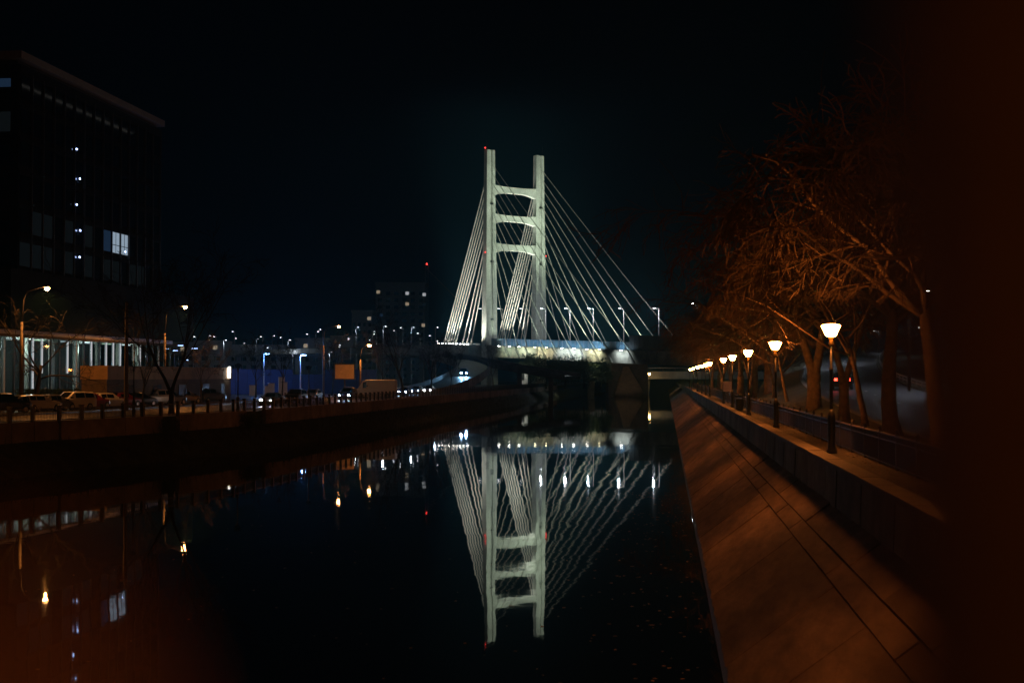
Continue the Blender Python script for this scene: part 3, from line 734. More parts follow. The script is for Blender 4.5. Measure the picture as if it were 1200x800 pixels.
# blue hoarding with lamps
A4 = Vector(C(262, 236)); B4 = Vector(C(452, 262)); d4 = B4 - A4
ho = thing('hoarding', 'long deep blue site hoarding lit by blue lamps beyond the road', 'fence', (A4.x, A4.y, GZ), math.atan2(d4.y, d4.x))
n4 = int(d4.length / 2.4)
for i in range(n4):
    h = 4.3 if i % 9 < 6 else 3.4
    MB().box(i * 2.4 + .03, i * 2.4 + 2.37, 0, .05, 0.05, h).build('panel', m_hoard, ho)
    MB().box(i * 2.4 - .05, i * 2.4 + .05, .052, .15, 0, h + .05).build('post', m_iron, ho)
for i, (px, y, d) in enumerate(((309, 415, 228), (352, 416.5, 232))):
    q = C(px, d); h = zat(y, d) - GZ
    r = led_post('blue tinged lamp post before the hoarding, ' + ('with a straight pale pole' if i == 0 else 'beside the road lamp with an orange bowl'), (q[0], q[1], GZ), h, .5, 0, 'blue lamps before the hoarding', m_ledblue, m_galv)
    lamp('POINT', 'bulb', (q[0] + .5, q[1] - .3, GZ + h - .25), 1300, (.14, .36, 1), r, .2)
for i, px in enumerate((314, 318, 330, 333, 296)):
    q = C(px, 226); h = (1.5, 1.9, 2.9, 2.1, 1.6)[i]
    r = thing('site_cabin', ('squat pale site cabinet just past the first blue lamp pole', 'pale site cabinet second past the first blue lamp pole', 'tall pale cabinet midway between the two blue lamp poles', 'pale cabinet touching the tall one between the blue lamp poles', 'pale site cabinet alone before the first blue lamp pole')[i], 'cabinet', (q[0], q[1], GZ), .3, 'cabinets by the hoarding')
    MB().box(-.5, .5, -.4, .4, 0, h).build('body', m_white, r); MB().box(-.55, .55, -.45, .45, h + .002, h + .1).build('lid', m_galv, r)

for i, (px, y) in enumerate(((193, 409), (209, 405), (226, 408.5), (215, 422), (204, 411))):
    q = C(px, 205); h = zat(y, 205) - GZ
    led_post(('small blue lamp over the low building between the pole and the tree', 'small blue lamp above the low building, topmost of the cluster', 'small blue lamp above the low building near its wall lamp', 'small blue lamp just over the roof band of the low building', 'small blue lamp tucked behind the forked tree')[i], (q[0], q[1], GZ), h, .25, .4, 'small blue lamps behind the low building', E('small_blue_lens', (.35, .55, 1), 9), m_iron)
# billboard
q = C(404, 212)
bb_ = thing('billboard', 'blank amber lit billboard on a single pole by the road', 'billboard', (q[0], q[1], GZ), YAW - .12)
MB().lathe([(.12, 0), (.12, 2.6)], 10).build('pole', m_iron, bb_)
MB().box(-1.55, 1.55, -.1, .1, 2.602, 4.95).build('frame', m_iron, bb_); MB().box(-1.42, 1.42, -.13, -.103, 2.72, 4.83).build('face', M('billboard_face', (.6, .42, .2), .6, var=.15), bb_)

# far apartment blocks
def block(label, px0, px1, ytop, d, lits, depth=25):
    a = Vector(C(px0, d)); b = Vector(C(px1, d)); dd = b - a; L = dd.length; h = zat(ytop, d) - GZ
    r = thing('apartment_block', label, 'apartment building', (a.x, a.y, GZ), math.atan2(dd.y, dd.x))
    MB().box(0, L, 0, depth, 0, h).build('wall', m_block, r); MB().box(-.3, L + .3, -.3, depth, h + .002, h + 1.0).build('roof', m_block, r)
    nf = int((h - 3) / 3.1); nc = max(4, int(L / 3.6))
    for f in range(nf):
        for c in range(nc):
            x0 = (c + .25) * L / nc; z0 = 2.5 + f * 3.1
            o = MB().box(x0, x0 + L / nc * .5, -.06, .02, z0, z0 + 1.5).build('window', m_wglass, r)
    for px, y, m_ in lits:
        x = (px - px0) / (px1 - px0) * L; z = zat(y, d) - GZ
        MB().box(x - .75, x + .75, -.12, -.061, z - .7, z + .7).build('lit_window', m_, r)
    return r
block('tall dark apartment block with scattered lit windows beside the pylon', 440, 498, 333, 640, ((443, 342, m_winwarm), (477, 343.5, m_winwhite), (477, 356, m_winwarm), (497, 345, m_winwhite), (497, 357, m_windim), (446.5, 369, m_winblue), (455, 350, m_windim), (496, 381, m_winwarm), (443, 382, m_windim)))
block('lower dark apartment block adjoining the tall block, two windows lit', 412, 436, 366, 600, ((432.5, 373, m_winwarm), (415, 384, m_windim), (423, 394, m_windim)), 20)
for lab, a, b, yt, d, lits in (('low dark building with two lit windows behind the unlit lantern and hoarding end', 203, 262, 402, 500, ((214, 409, m_winwarm), (240, 412, m_windim), (252, 407, m_winwarm))),
        ('long low dark building behind the first blue lamp', 268, 338, 407, 520, ((290, 414, m_winblue), (322, 413, m_winwarm))),
        ('narrow dark building between the two blue lamps and the road lamp', 346, 384, 399, 540, ((358, 405, m_winwarm), (371, 411, m_winblue), (352, 412, m_windim))),
        ('wide dark building behind the amber billboard', 388, 414, 396, 560, ((398, 402, m_windim), (406, 410, m_winwarm)))):
    block(lab, a, b, yt, d, lits, 14)
# crane mast with red lamp
q = C(500, 700); cr = thing('crane', 'thin lattice crane with a red lamp at its tip behind the apartments', 'crane', (q[0], q[1], GZ))
H = zat(310, 700) - GZ
for dx in (-.7, .7):
    for dy in (-.7, .7): MB().tube([(dx, dy, 0), (dx, dy, H)], .09, 4).build('mast_leg', m_galv, cr)
br = MB(); z = 0; k = 0
while z < H - 3: br.tube([(-.7 if k % 2 else .7, -.7, z), (.7 if k % 2 else -.7, -.7, z + 3)], .06, 4); z += 3; k += 1
tag(br.build('bracing', m_galv, cr), kind='stuff')
MB().tube([(0, 0, H - 2), (14, 0, H - 16)], .25, 5).build('jib', m_galv, cr); MB().lathe([(.3, H), (.45, H + .4), (.2, H + .8)], 8).build('tip_lamp', m_red, cr)

# ================================================================== LAMPS OF THE LEFT BANK
def cobra(label, loc, h, arm, rz, P=1500, group='orange road lamps of the left bank'):
    r = thing('road_lamp', label, 'street lamp', loc, rz, group)
    MB().tube([(0, 0, 0), (0, 0, h * .45), (0, 0, h * .72)], [.20, .15, .12], 9).build('pole', m_pole, r, smooth=True)
    MB().tube([(0, 0, h * .70), (.15, 0, h * .9), (.5, 0, h * .97), (arm, 0, h + .1)], [.075, .06, .05, .045], 7).build('arm', m_iron, r, smooth=True)
    MB().lathe([(.05, -.45), (.16, -.3), (.2, .1), (.12, .4)], 10, (arm + .25, 0, 0), 'y').build('head', m_iron, r).rotation_euler = (0, 0, 0)
    hd_ = kids(r, 'head')[0]; hd_.location = (0, 0, h + .16)
    MB().lathe([(.05, -.16), (.16, -.08), (.24, .05), (.22, .12)], 12, (arm + .25, 0, h - .12)).build('lens', m_cobra, r)
    l = bpy.data.lights.new('bulb', 'SPOT'); l.energy = P; l.color = SOD; l.shadow_soft_size = .12; l.spot_size = R(172); l.spot_blend = .3
    lo = link('bulb', l, r); lo.location = (arm + .25, 0, h - .3)
    return r
for lab, px, d, lx, ly in (('orange road lamp on the tall pole at the bare lit tree', 25, 128, 55, 337), ('orange road lamp beside the forked bare tree', 193, 165, 217, 359),
                           ('orange road lamp above the hoarding, its pole before the blue lamp', 379, 229, 397, 382), ('orange road lamp standing beside the amber lit billboard', 422, 203, 433, 404)):
    q = C(px, d); cobra(lab, (q[0], q[1], GZ), zat(ly, d) - GZ, (lx - px) / F * d - .25, YAW - .06, 2700 if d < 200 else 1800)
# street lamps behind the camera that light the near banks
for i, (x, d, rz_) in enumerate(((-62, 66, 0), (-76, 30, 0))):
    q = K(x + 8, d); cobra(('orange road lamp just short of the first tall lamp pole, outside the view', 'orange road lamp at the bend of the bank road, outside the view')[i], (q[0], q[1], GZ), 10.5, 2.4, YAW, 6500)
# unlit lanterns on the left bank
lu = None
for px, d, lab in ((157, 104, 'unlit lantern post between the fence and the low brown building'), (279, 121, 'unlit lantern post against the dark blue hoarding end'), (362, 146, 'unlit lantern post in front of the blue lamps'), (116, 98, 'unlit lantern post standing before the parked white hatchback')):
    q = C(px, d)
    if d == 98: continue
    if lu is None: lu = lantern(lab, (q[0], q[1], GZ), False, 'unlit lantern posts of the left bank')
    else: dup(lu, (q[0], q[1], GZ), .3, lab)
# plain pole
q = C(148, 126); pp = thing('utility_pole', 'tall plain concrete pole standing in front of the lit hall', 'pole', (q[0], q[1], GZ))
MB().tube([(0, 0, 0), (0, 0, 9.6)], [.2, .12], 9).build('shaft', m_pole, pp); MB().box(-.5, .5, -.05, .05, 8.9, 9.0).build('cross_arm', m_galv, pp)
# distant white lamps
dist = [(300, 397), (308, 394), (319, 393), (331, 395), (337.5, 398), (362, 391), (370, 388), (378, 385.5), (417, 383), (411, 397), (396, 404), (399.5, 406), (386, 412), (405.5, 412), (244, 393), (253, 394), (262, 398), (275, 388), (274, 396), (418, 409),
        (449, 382), (464, 387), (436, 391), (472, 383.5), (482, 383), (492, 390), (510, 383), (506, 393), (510, 399), (441, 388), (431, 398), (411, 396), (455, 408), (459, 409.5), (451, 412), (316, 407), (343, 411), (230, 394), (284, 402)]
dg = 'white street lamps scattered far behind the hoarding'
d1 = None
for i, (px, y) in enumerate(dist):
    if y < 393: d = rnd.uniform(420, 470)
    else: d = rnd.uniform(430, 560)
    q = C(px, d); z = zat(y, d); base = GZ
    h = z - base - .05
    lab = 'white street lamp among the distant lights between the hoarding and the overpass'
    if px > 425: lab = 'white street lamp among the distant lights in front of the apartment blocks'
    r = led_post(lab, (q[0], q[1], base), h, .7, YAW + math.pi * (i % 2), dg if px <= 425 else 'white street lamps before the apartment blocks', m_ledfar, m_galv)
    for l_ in kids(r, 'head'): l_.scale = (.5, .8, 1); l_.location.x = .35
    for l_ in kids(r, 'lens'): l_.scale = (.45, 1.4, 2.2); l_.location.z = -(h) * 1.2 - .15; l_.location.x = .385
    lamp('POINT', 'bulb', (q[0], q[1] - 1, z - 1.2), 260, (.7, .82, 1), r, .2) if i % 4 == 0 else None
# white lamps of the right-hand road
for i, (px, y, d, pxp) in enumerate(((813, 355.5, 250, 816), (943, 351.5, 190, 948), (991, 349, 210, 994), (1050, 342, 120, 1065), (1085, 341, 128, 1066), (1077, 384, 210, 1084), (1027, 388, 240, 1030))):
    q = C(pxp, d); gz = {120: 5.4, 128: 5.6}.get(d, 7.0); h = zat(y, d) - gz
    lab = ['white road lamp glimpsed through twigs beside the last stay cable', 'white road lamp among twigs above the second bright lantern', 'small white road lamp among twigs above the largest lantern', 'white road lamp by the thick bare trunk', 'white road lamp on the pole past the thick trunk', 'faint white road lamp low down past the thick trunk', 'faint amber tinted road lamp between the trunks'][i]
    r = led_post(lab, (q[0], q[1], gz - 1), h + 1, abs(pxp - px) / F * d, YAW + (math.pi if px < pxp else 0), 'white lamps of the right bank road', m_ledbig if i < 5 else m_ledfar, m_iron)
    lb_ = lamp('SPOT', 'bulb', (*C(px, d), zat(y, d) - .3), (900 if i in (1, 2) else 1400 if i in (3, 4) else 150), (.74, .83, 1), r, .2, None, 140, .6)
    lb_.rotation_euler = (0, 0, -(YAW + (math.pi if px < pxp else 0)))

# ---- guard rail on the far side of the right road
gr = thing('guard_rail', 'pale steel guard rail along the outer edge of the climbing road', 'guard rail', (20, 100, 4))
gl = resample([q for q in RD if 20 < q.y < 340], 4.0)
for a, b in ((.62, .78), (.36, .46)):
    nbuild(ribbon(MB(), gl, [(-4.95, a), (-4.90, a), (-4.90, b), (-4.95, b), (-4.95, a)], lambda i: rz_at(gl[i].y)), 'beam', m_galv, gr)
for i in range(len(gl)):
    q, a = off(gl, i, -5.02); z = rz_at(q.y); MB().box(q.x - .05, q.x + .05, q.y - .05, q.y + .05, z - .2, z + .76).build('post', m_galv, gr, True)

# ================================================================== LEFT FENCE AND WALL
lw = thing('retaining_wall', 'orange lit river retaining wall in separate stretches under the black fence', 'wall', (LB[30].x, LB[30].y, 1.7))
lf = thing('river_fence', 'black iron fence with thick posts on top of the left retaining wall', 'fence', (LB[30].x, LB[30].y, GZ))
step = 2.6; lfine = resample([q for q in LB if -30 < q.y < 470], step)
def depth(q): return -q.x * SY + q.y * CY
def col_px(q): return 600 + F * (q.x * CY + q.y * SY) / max(1, depth(q))
far_p, far_r = MB(), MB()
for i in range(len(lfine) - 1):
    q, a = off(lfine, i, .25); q2, _ = off(lfine, i + 1, .25); d = depth(q)
    if d < 40: continue
    c_, s_ = math.cos(a), math.sin(a); L = (q2 - q).length
    T = lambda x, y, z: (q.x + x * c_ - y * s_, q.y + x * s_ + y * c_, z)
    px = col_px(q)
    if not (172 < px < 203 or 282 < px < 300):
        MB().box(.01, L - .01, -.18, .2, 1.3, 2.97 + .1, T).build('wall_block', m_lwall, lw, True)
    MB().box(-.11, .11, -.11, .11, 2.95, 4.02, T).box(-.14, .14, -.14, .14, 4.021, 4.1, T).build('post', m_iron, lf, True)
    pn = MB().box(.115, L - .115, -.025, .025, 3.86, 3.92, T).box(.115, L - .115, -.025, .025, 3.12, 3.17, T)
    nb = 16 if d < 150 else 9
    for k in range(1, nb): pn.box(k * L / nb - .012, k * L / nb + .012, -.012, .012, 3.17, 3.86, T)
    pn.build('panel', m_iron, lf, True)
# grass fringe on the left slope and below the wall
gb = MB()
for k in range(16000):
    i = rnd.randrange(10, len(lfine) - 1); o_ = rnd.uniform(-3.0, .1)
    q, a = off(lfine, i, o_); d = depth(q)
    if d < 60 or d > 330: continue
    f = (o_ + 3.2) / 3.2; z = -.1 + f * 1.85
    x = q.x + rnd.uniform(-1.3, 1.3); y = q.y + rnd.uniform(-1.3, 1.3); h = rnd.uniform(.15, .5) * (1.5 if rnd.random() < .15 else 1); w = .03; t_ = rnd.uniform(0, 6.3)
    dx, dy = math.cos(t_) * w, math.sin(t_) * w; lx, ly = rnd.uniform(-.15, .15), rnd.uniform(-.15, .15)
    gb.add([(x - dx, y - dy, z - .05), (x + dx, y + dy, z - .05), (x + lx, y + ly, z + h)], [(0, 1, 2)])
tag(gb.build('bank_grass', m_blade), kind='stuff')
# floating leaves beside the embankment
fl = MB()
for k in range(420):
    x = 1.0 - abs(rnd.gauss(0, 2.2)) - .15; y = rnd.uniform(18, 75)
    if k > 300: x = rnd.uniform(-18, 0)
    r_ = rnd.uniform(.02, .05); t_ = rnd.uniform(0, 6.3)
    fl.add([(x + r_ * math.cos(t_ + j * 1.57) * (1 if j % 2 else 1.6), y + r_ * math.sin(t_ + j * 1.57) * (1 if j % 2 else 1.6), .006 + .004 * (j % 2)) for j in range(4)], [(0, 1, 2, 3)])
tag(fl.build('floating_leaves', M('dead_leaf', (.3, .2, .1), .7)), kind='stuff')

pl = MB()
for k in range(2600):
    x = rnd.choice((rnd.uniform(4.95, 6.8), rnd.uniform(7, 10))); y = rnd.uniform(14, 85); r_ = rnd.uniform(.02, .045); t_ = rnd.uniform(0, 6.3); z = 3.565 if x < 6.85 else 3.65
    pl.add([(x + r_ * math.cos(t_ + j * 1.57) * (1 if j % 2 else 1.6), y + r_ * math.sin(t_ + j * 1.57) * (1 if j % 2 else 1.6), z + rnd.uniform(.004, .03)) for j in range(4)], [(0, 1, 2, 3)])
tag(pl.build('leaf_litter', M('litter_leaf', (.22, .14, .07), .8, rand=0)), kind='stuff')
# ================================================================== TREES
def grow(parts, p, d, L, r, lev, cfg, rg):
    if lev >= 2 and (p.z < cfg.get('clear', 0) or p.z > cfg.get('ceil', 99)): return
    segs = cfg['segs'][lev]; pts = [p.copy()]; dirs = []
    d = d.normalized()
    for k in range(segs):
        wob = cfg['wob'][lev]
        d = (d + Vector((rg.gauss(0, wob), rg.gauss(0, wob), rg.gauss(0, wob) + cfg['grav'][lev]))).normalized()
        if lev >= 2 and len(pts) > 2 and p.z + d.z * L / segs < cfg.get('clear', 0) - .2: break
        if lev == 1 and p.z > cfg.get('ceil', 99) - 1.5: d = Vector((d.x, d.y, d.z * .3)).normalized()
        p = p + d * (L / segs); pts.append(p.copy()); dirs.append(d.copy())
    segs = len(dirs)
    rad = [max(.014, r * (1 - .72 * (k / segs))) if lev else r * (1 - .45 * k / segs) for k in range(segs + 1)]
    if lev == 0: rad[0] *= 1.35
    parts[0 if lev < 2 else 1].tube(pts, rad, cfg['sides'][lev], lev < 2)
    if lev + 1 >= len(cfg['n']) + 1: return
    n = cfg['n'][lev]
    for j in range(n):
        f = cfg['from'][lev] + (1 - cfg['from'][lev]) * (j + rg.random()) / n
        idx = min(segs - 1, int(f * segs)); fr = f * segs - idx
        q = pts[idx].lerp(pts[idx + 1], fr); dd = dirs[idx]
        ax = dd.orthogonal().normalized(); ax = Matrix.Rotation(rg.uniform(0, 6.283) if lev else j * 6.283 / n + rg.uniform(-.5, .5), 3, dd) @ ax
        ang = rg.gauss(*cfg['ang'][lev])
        nd = (dd * math.cos(ang) + ax * math.sin(ang)).normalized()
        grow(parts, q, nd, L * cfg['len'][lev] * rg.uniform(.65, 1.2) * (1.15 - .45 * f if lev else 1), rad[idx] * cfg['rr'][lev], lev + 1, cfg, rg)
BIG = dict(segs=[7, 8, 6, 5, 4], wob=[.05, .13, .18, .22, .25], grav=[.02, .01, -.03, -.07, -.14], sides=[11, 7, 5, 3, 3],
           n=[7, 11, 9, 7], ang=[(1.02, .14), (.72, .25), (.7, .25), (.65, .3)], len=[1.72, .50, .50, .66], rr=[.55, .5, .5, .55], **{'from': [.62, .2, .15, .1]})
SMALL = dict(BIG); SMALL.update(n=[5, 6, 5, 3], segs=[6, 6, 4, 3, 3])
UP = dict(BIG); UP.update(n=[5, 6, 5, 4], ang=[(.45, .12), (.6, .2), (.6, .25), (.6, .3)], grav=[.02, .08, .05, 0, -.03], segs=[6, 6, 5, 3, 3])
def tree(label, loc, H, r, cfg, seed, group=None, mats=(m_bark, m_twig), lean=(0, 0), fork=None, name='bare_tree', rz=0):
    rg = random.Random(seed); t_ = thing(name, label, 'tree', loc, rz, group)
    parts = [MB(), MB()]
    if fork:
        base = Vector((0, 0, 0)); top = Vector((0, 0, fork))
        parts[0].tube([base, top * .5, top], [r * 1.35, r * 1.02, r], 11)
        for sg in (1, -1):
            grow(parts, top - Vector((0, 0, .15)), Vector((sg * .32, rg.uniform(-.1, .1), 1)), H * .36, r * .72, 0, cfg, rg)
    else:
        grow(parts, Vector((0, 0, -.1)), Vector((lean[0], lean[1], 1)), H * .42, r, 0, cfg, rg)
    parts[0].build('trunk', mats[0], t_, smooth=True); parts[1].build('crown', mats[1], t_)
    return t_
gT = 'bare trees in a row along the promenade'
TR = [(9.3, 60, 13.4, .36, None, 3, 'thick single bare trunk past the largest lantern, its limbs over the promenade'),
      (9.7, 71, 11, .17, None, 5, 'slim bare tree between the thick trunk and the red tail lights'),
      (9.6, 78.5, 12, .26, 2.2, 9, 'low forking bare tree in front of the red tail lights'),
      (10.0, 98, 13, .46, 2.6, 11, 'stout forking bare tree behind the largest lantern'),
      (9.2, 49, 12.2, .34, None, 21, 'tall bare tree just past the thick trunk, big limbs reaching over the promenade'),
      (9.6, 37, 11, .34, None, 26, 'bare tree hidden behind the blurred railing post')]
protos = []
BIGC = dict(BIG); BIGC.update({'clear': 5.3, 'ceil': 10.2, 'from': [.84, .2, .15, .1], 'ang': [(.86, .12), (.72, .25), (.7, .25), (.65, .3)]}); SMALLC = dict(SMALL); SMALLC['clear'] = 4.2; BIGM = dict(BIG); BIGM['clear'] = 3.4
for x, y, H, r, fk, sd, lab in TR:
    protos.append(tree(lab, (x, y, 3.5), H, r, SMALLC if y in (71, 78.5) else BIGC if y <= 60 else BIGM, sd, gT, fork=fk, lean=(-.12 if y in (49, 60) else -.05, 0)))
far_y = [116, 128, 139, 150, 163, 175, 190, 204, 220, 238, 258, 280, 305]
for i, y in enumerate(far_y):
    src = protos[(1, 2, 3, 0)[i % 4]]
    dup(src, (9.6 + rnd.uniform(-.5, .8), y, 3.4), rnd.uniform(0, 6.28), 'bare tree with forked trunks behind the second lantern' if i == 0 else 'bare tree with drooping lit twigs behind the third lantern' if i == 1 else 'bare tree in the far dark stretch of the promenade row', scale=rnd.uniform(.85, 1.1))
gL = 'bare trees of the left bank'
for lab, px, d, H, r, cfg, sd, fk, mt in (
        ('broad bare tree lit orange beside the tall lamp pole', 42, 128, 10, .26, SMALL, 31, None, (m_darkbark, m_darkbark)),
        ('dark bare forked tree at the fence beside the second road lamp', 201, 113, 11.5, .2, UP, 33, 1.8, (m_darkbark, m_darkbark)),
        ('black bare spreading tree behind the white van', 473, 225, 12.5, .26, UP, 35, None, (m_darkbark, m_darkbark)),
        ('thin black bare tree next to the curved ramp', 506, 240, 8.5, .17, UP, 36, None, (m_darkbark, m_darkbark)),
        ('pale lit bare tree under the near pylon leg', 578, 385, 11, .2, UP, 37, None, (m_bark, m_twig)),
        ('thin bare tree in front of the low building', 167, 130, 7, .12, UP, 39, None, (m_darkbark, m_darkbark)),
        ('black bare tree before the blue hoarding, first past the hoarding end', 300, 205, 8.5, .13, UP, 41, None, (m_darkbark, m_darkbark)),
        ('black bare tree before the blue hoarding between the two blue lamps', 331, 210, 9, .14, UP, 42, None, (m_darkbark, m_darkbark)),
        ('black bare tree between the road lamp pole and the billboard', 389, 226, 9, .14, UP, 43, None, (m_darkbark, m_darkbark)),
        ('thin black bare tree between the white van and the spreading tree', 449, 232, 9, .13, UP, 44, None, (m_darkbark, m_darkbark)),
        ('thin black bare tree before the curved ramp parapet', 528, 262, 8, .12, UP, 45, None, (m_darkbark, m_darkbark)),
        ('thin bare tree by the building wall lamp', 236, 160, 7, .1, UP, 40, None, (m_bark, m_twig))):
    q = C(px, d); tree(lab, (q[0], q[1], GZ if d < 380 else 3.0), H, r, cfg, sd, gL, mt, fork=fk)
# leafy willows under the deck
def leafy(label, px, d, z, H, Rr, n, seed):
    rg = random.Random(seed); q = C(px, d)
    t_ = thing('leafy_tree', label, 'tree', (q[0], q[1], z), 0, 'leafy trees under the bridge deck')
    MB().tube([(0, 0, -.2), (.1, 0, H * .3), (.3, .1, H * .7)], [.25, .18, .06], 7).build('trunk', m_darkbark, t_)
    mb = MB(); cl = [Vector((rg.gauss(0, Rr * .5), rg.gauss(0, Rr * .5), H * rg.uniform(.35, .95))) for _ in range(26)]
    for k in range(n):
        c = rg.choice(cl) + Vector((rg.gauss(0, 1), rg.gauss(0, 1), rg.gauss(-.3, .9))) * Rr * .22
        a = Vector((rg.gauss(0, 1), rg.gauss(0, 1), rg.gauss(-.5, 1))).normalized() * .3; b = a.orthogonal().normalized() * .12
        mb.add([c - a, c + b, c + a, c - b], [(0, 1, 2, 3)])
    mb.build('crown', m_leaf, t_); return t_
for i, (px, d, H, Rr) in enumerate(((640, 400, 8, 4.2), (662, 395, 8.6, 4.6), (684, 405, 8.4, 4.4), (622, 425, 9.5, 4), (705, 412, 7, 3.6))):
    leafy(['low leafy tree beside the white kiosk', 'broad leafy tree in the middle under the lit deck', 'dark leafy tree under the lit deck next to the abutment', 'leafy tree behind the kiosk below the far pylon leg', 'small leafy tree at the abutment block'][i], px, d, 2.8, H, Rr, 2600, 60 + i)
# small shrubs on the left bank in the wall gaps
for i, (px, d) in enumerate(((188, 107), (292, 121))):
    rg = random.Random(90 + i); q = C(px, d)
    t_ = thing('shrub', 'dark scrubby shrub filling the ' + ('wider' if i == 0 else 'narrower') + ' gap in the retaining wall', 'shrub', (q[0], q[1], 1.6))
    mb = MB(); 
    for k in range(60):
        a = Vector((rg.gauss(0, .5), rg.gauss(0, .5), rg.uniform(.7, 1.4))); mb.tube([(0, 0, 0), a * .5, a + Vector((rg.gauss(0, .2), rg.gauss(0, .2), 0))], [.02, .012, .004], 3)
    mb.build('stems', m_darkbark, t_)
    mb = MB()
    for k in range(900):
        c = Vector((rg.gauss(0, .7), rg.gauss(0, .6), rg.uniform(.1, 1.3))); a = Vector((rg.gauss(0, 1), rg.gauss(0, 1), rg.gauss(0, 1))).normalized() * .07; b = a.orthogonal().normalized() * .035
        mb.add([c - a, c + b, c + a, c - b], [(0, 1, 2, 3)])
    mb.build('foliage', m_leaf, t_)

# ================================================================== CARS
def car(kind):
    """x forward, z up; body lofted from cross sections, glazing laid on the cabin flanks"""
    L, Wd, Hh = {'hatch': (4.0, 1.75, 1.48), 'sedan': (4.5, 1.8, 1.44), 'suv': (4.5, 1.86, 1.68), 'van': (5.9, 2.05, 2.6)}[kind]
    h = L / 2; w = Wd / 2
    # x (fraction), belt z, roof z (fraction of H), roof half width, body half width
    ST = {'hatch': [(-1, .62, .62, .80, .82), (-.97, .66, .70, .82, .95), (-.80, .66, .97, .74, 1), (-.45, .65, 1.0, .74, 1), (.05, .63, .985, .73, 1), (.42, .62, .66, .80, 1), (.80, .56, .58, .82, .97), (.96, .46, .48, .78, .86), (1, .40, .41, .74, .78)],
          'sedan': [(-1, .58, .59, .80, .80), (-.96, .66, .67, .82, .94), (-.62, .66, .70, .80, 1), (-.40, .66, .98, .72, 1), (-.1, .65, 1.0, .72, 1), (.12, .64, .98, .72, 1), (.46, .63, .66, .80, 1), (.82, .57, .59, .82, .96), (.97, .46, .48, .76, .84), (1, .40, .41, .72, .78)],
          'suv': [(-1, .60, .60, .84, .84), (-.97, .64, .70, .86, .96), (-.88, .64, .96, .78, 1), (-.4, .63, 1.0, .78, 1), (.1, .62, .985, .77, 1), (.42, .61, .65, .82, 1), (.84, .57, .60, .84, .97), (.97, .48, .50, .80, .86), (1, .40, .41, .76, .8)],
          'van': [(-1, .50, .97, .88, .95), (-.98, .50, 1.0, .90, 1), (-.3, .50, 1.0, .90, 1), (.36, .50, 1.0, .90, 1), (.56, .50, .92, .86, 1), (.80, .46, .54, .86, 1), (.95, .40, .44, .82, .94), (1, .30, .31, .78, .86)]}[kind]
    r = thing('car', 'car', 'car' if kind != 'van' else 'van')
    zb = .24; rows = []
    for fx, bz, tz, rw, bw in ST:
        x = fx * h; b = w * bw
        rows.append([(x, b * .93, zb), (x, b, zb + .22), (x, b, bz * Hh * .86), (x, b * .955, bz * Hh), (x, max(rw * w * 1.0, 0) if tz > bz + .06 else b * .90, max(tz, bz) * Hh - (.06 if tz > bz + .06 else 0)), (x, rw * w * .78, tz * Hh + .0),
                     (x, -rw * w * .78, tz * Hh), (x, -(max(rw * w, 0) if tz > bz + .06 else b * .90), max(tz, bz) * Hh - (.06 if tz > bz + .06 else 0)), (x, -b * .955, bz * Hh), (x, -b, bz * Hh * .86), (x, -b, zb + .22), (x, -b * .93, zb)])
    n = 12; mb = MB(); mb.add([v for q in rows for v in q], [(i * n + k, i * n + (k + 1) % n, (i + 1) * n + (k + 1) % n, (i + 1) * n + k) for i in range(len(rows) - 1) for k in range(n)] + [tuple(range(n)), tuple(range((len(rows) - 1) * n, len(rows) * n))[::-1]])
    o = mb.build('body', m_paints['grey'], r); bm = bmesh.new(); bm.from_mesh(o.data); bmesh.ops.recalc_face_normals(bm, faces=bm.faces); bm.to_mesh(o.data); bm.free()
    # glazing
    cab = [i for i in range(len(ST)) if ST[i][2] > ST[i][1] + .2]
    def lerp(a, b, t_): return tuple(a[k] + (b[k] - a[k]) * t_ for k in range(3))
    pairs = list(zip(cab, cab[1:])) if kind != 'van' else [(3, 4)]
    for i, j in pairs:
        for side, (lo_, hi_) in ((1, (3, 4)), (-1, (8, 7))):
            a, b, c, d = rows[i][lo_], rows[j][lo_], rows[j][hi_], rows[i][hi_]
            e = .03
            q4 = [lerp(lerp(a, b, .05), lerp(d, c, .05), .12), lerp(lerp(a, b, .95), lerp(d, c, .95), .12), lerp(lerp(a, b, .95), lerp(d, c, .95), .88), lerp(lerp(a, b, .05), lerp(d, c, .05), .88)]
            q4 = [(x, y + side * .012, z + .004) for x, y, z in q4]
            in_ = [(x, y - side * .03, z) for x, y, z in q4]
            MB().hexa(in_ if side > 0 else in_[::-1], q4 if side > 0 else q4[::-1]).build('side_window', m_cglass, r)
    def screen(i, j, nm, sx):
        a, b, c, d = rows[i][5], rows[i][6], rows[j][6], rows[j][5]
        q4 = [lerp(lerp(a, b, .04), lerp(d, c, .04), .1), lerp(lerp(a, b, .96), lerp(d, c, .96), .1), lerp(lerp(a, b, .96), lerp(d, c, .96), .9), lerp(lerp(a, b, .04), lerp(d, c, .04), .9)]
        q4 = [(x + sx * .012, y, z + .012) for x, y, z in q4]
        MB().hexa([(x - sx * .03, y, z - .03) for x, y, z in q4], q4).build(nm, m_cglass, r)
    screen(cab[-1], cab[-1] + 1, 'windscreen', 1)
    if kind != 'van': screen(cab[0], cab[0] - 1, 'rear_window', -1)
    wr = .33 if kind != 'van' else .37
    for fx in (-.62, .63):
        for sg in (1, -1):
            wl = MB().lathe([(wr - .05, -.11), (wr, -.08), (wr, .08), (wr - .05, .11)], 16, (0, 0, 0), 'y').build('wheel', m_rubber, r); wl.location = (fx * h, sg * (w - .09), wr)
            MB().lathe([(wr * .62, sg * .112), (wr * .58, sg * .118), (wr * .1, sg * .10)][::1], 10, (0, 0, 0), 'y').build('rim', m_hub, wl)
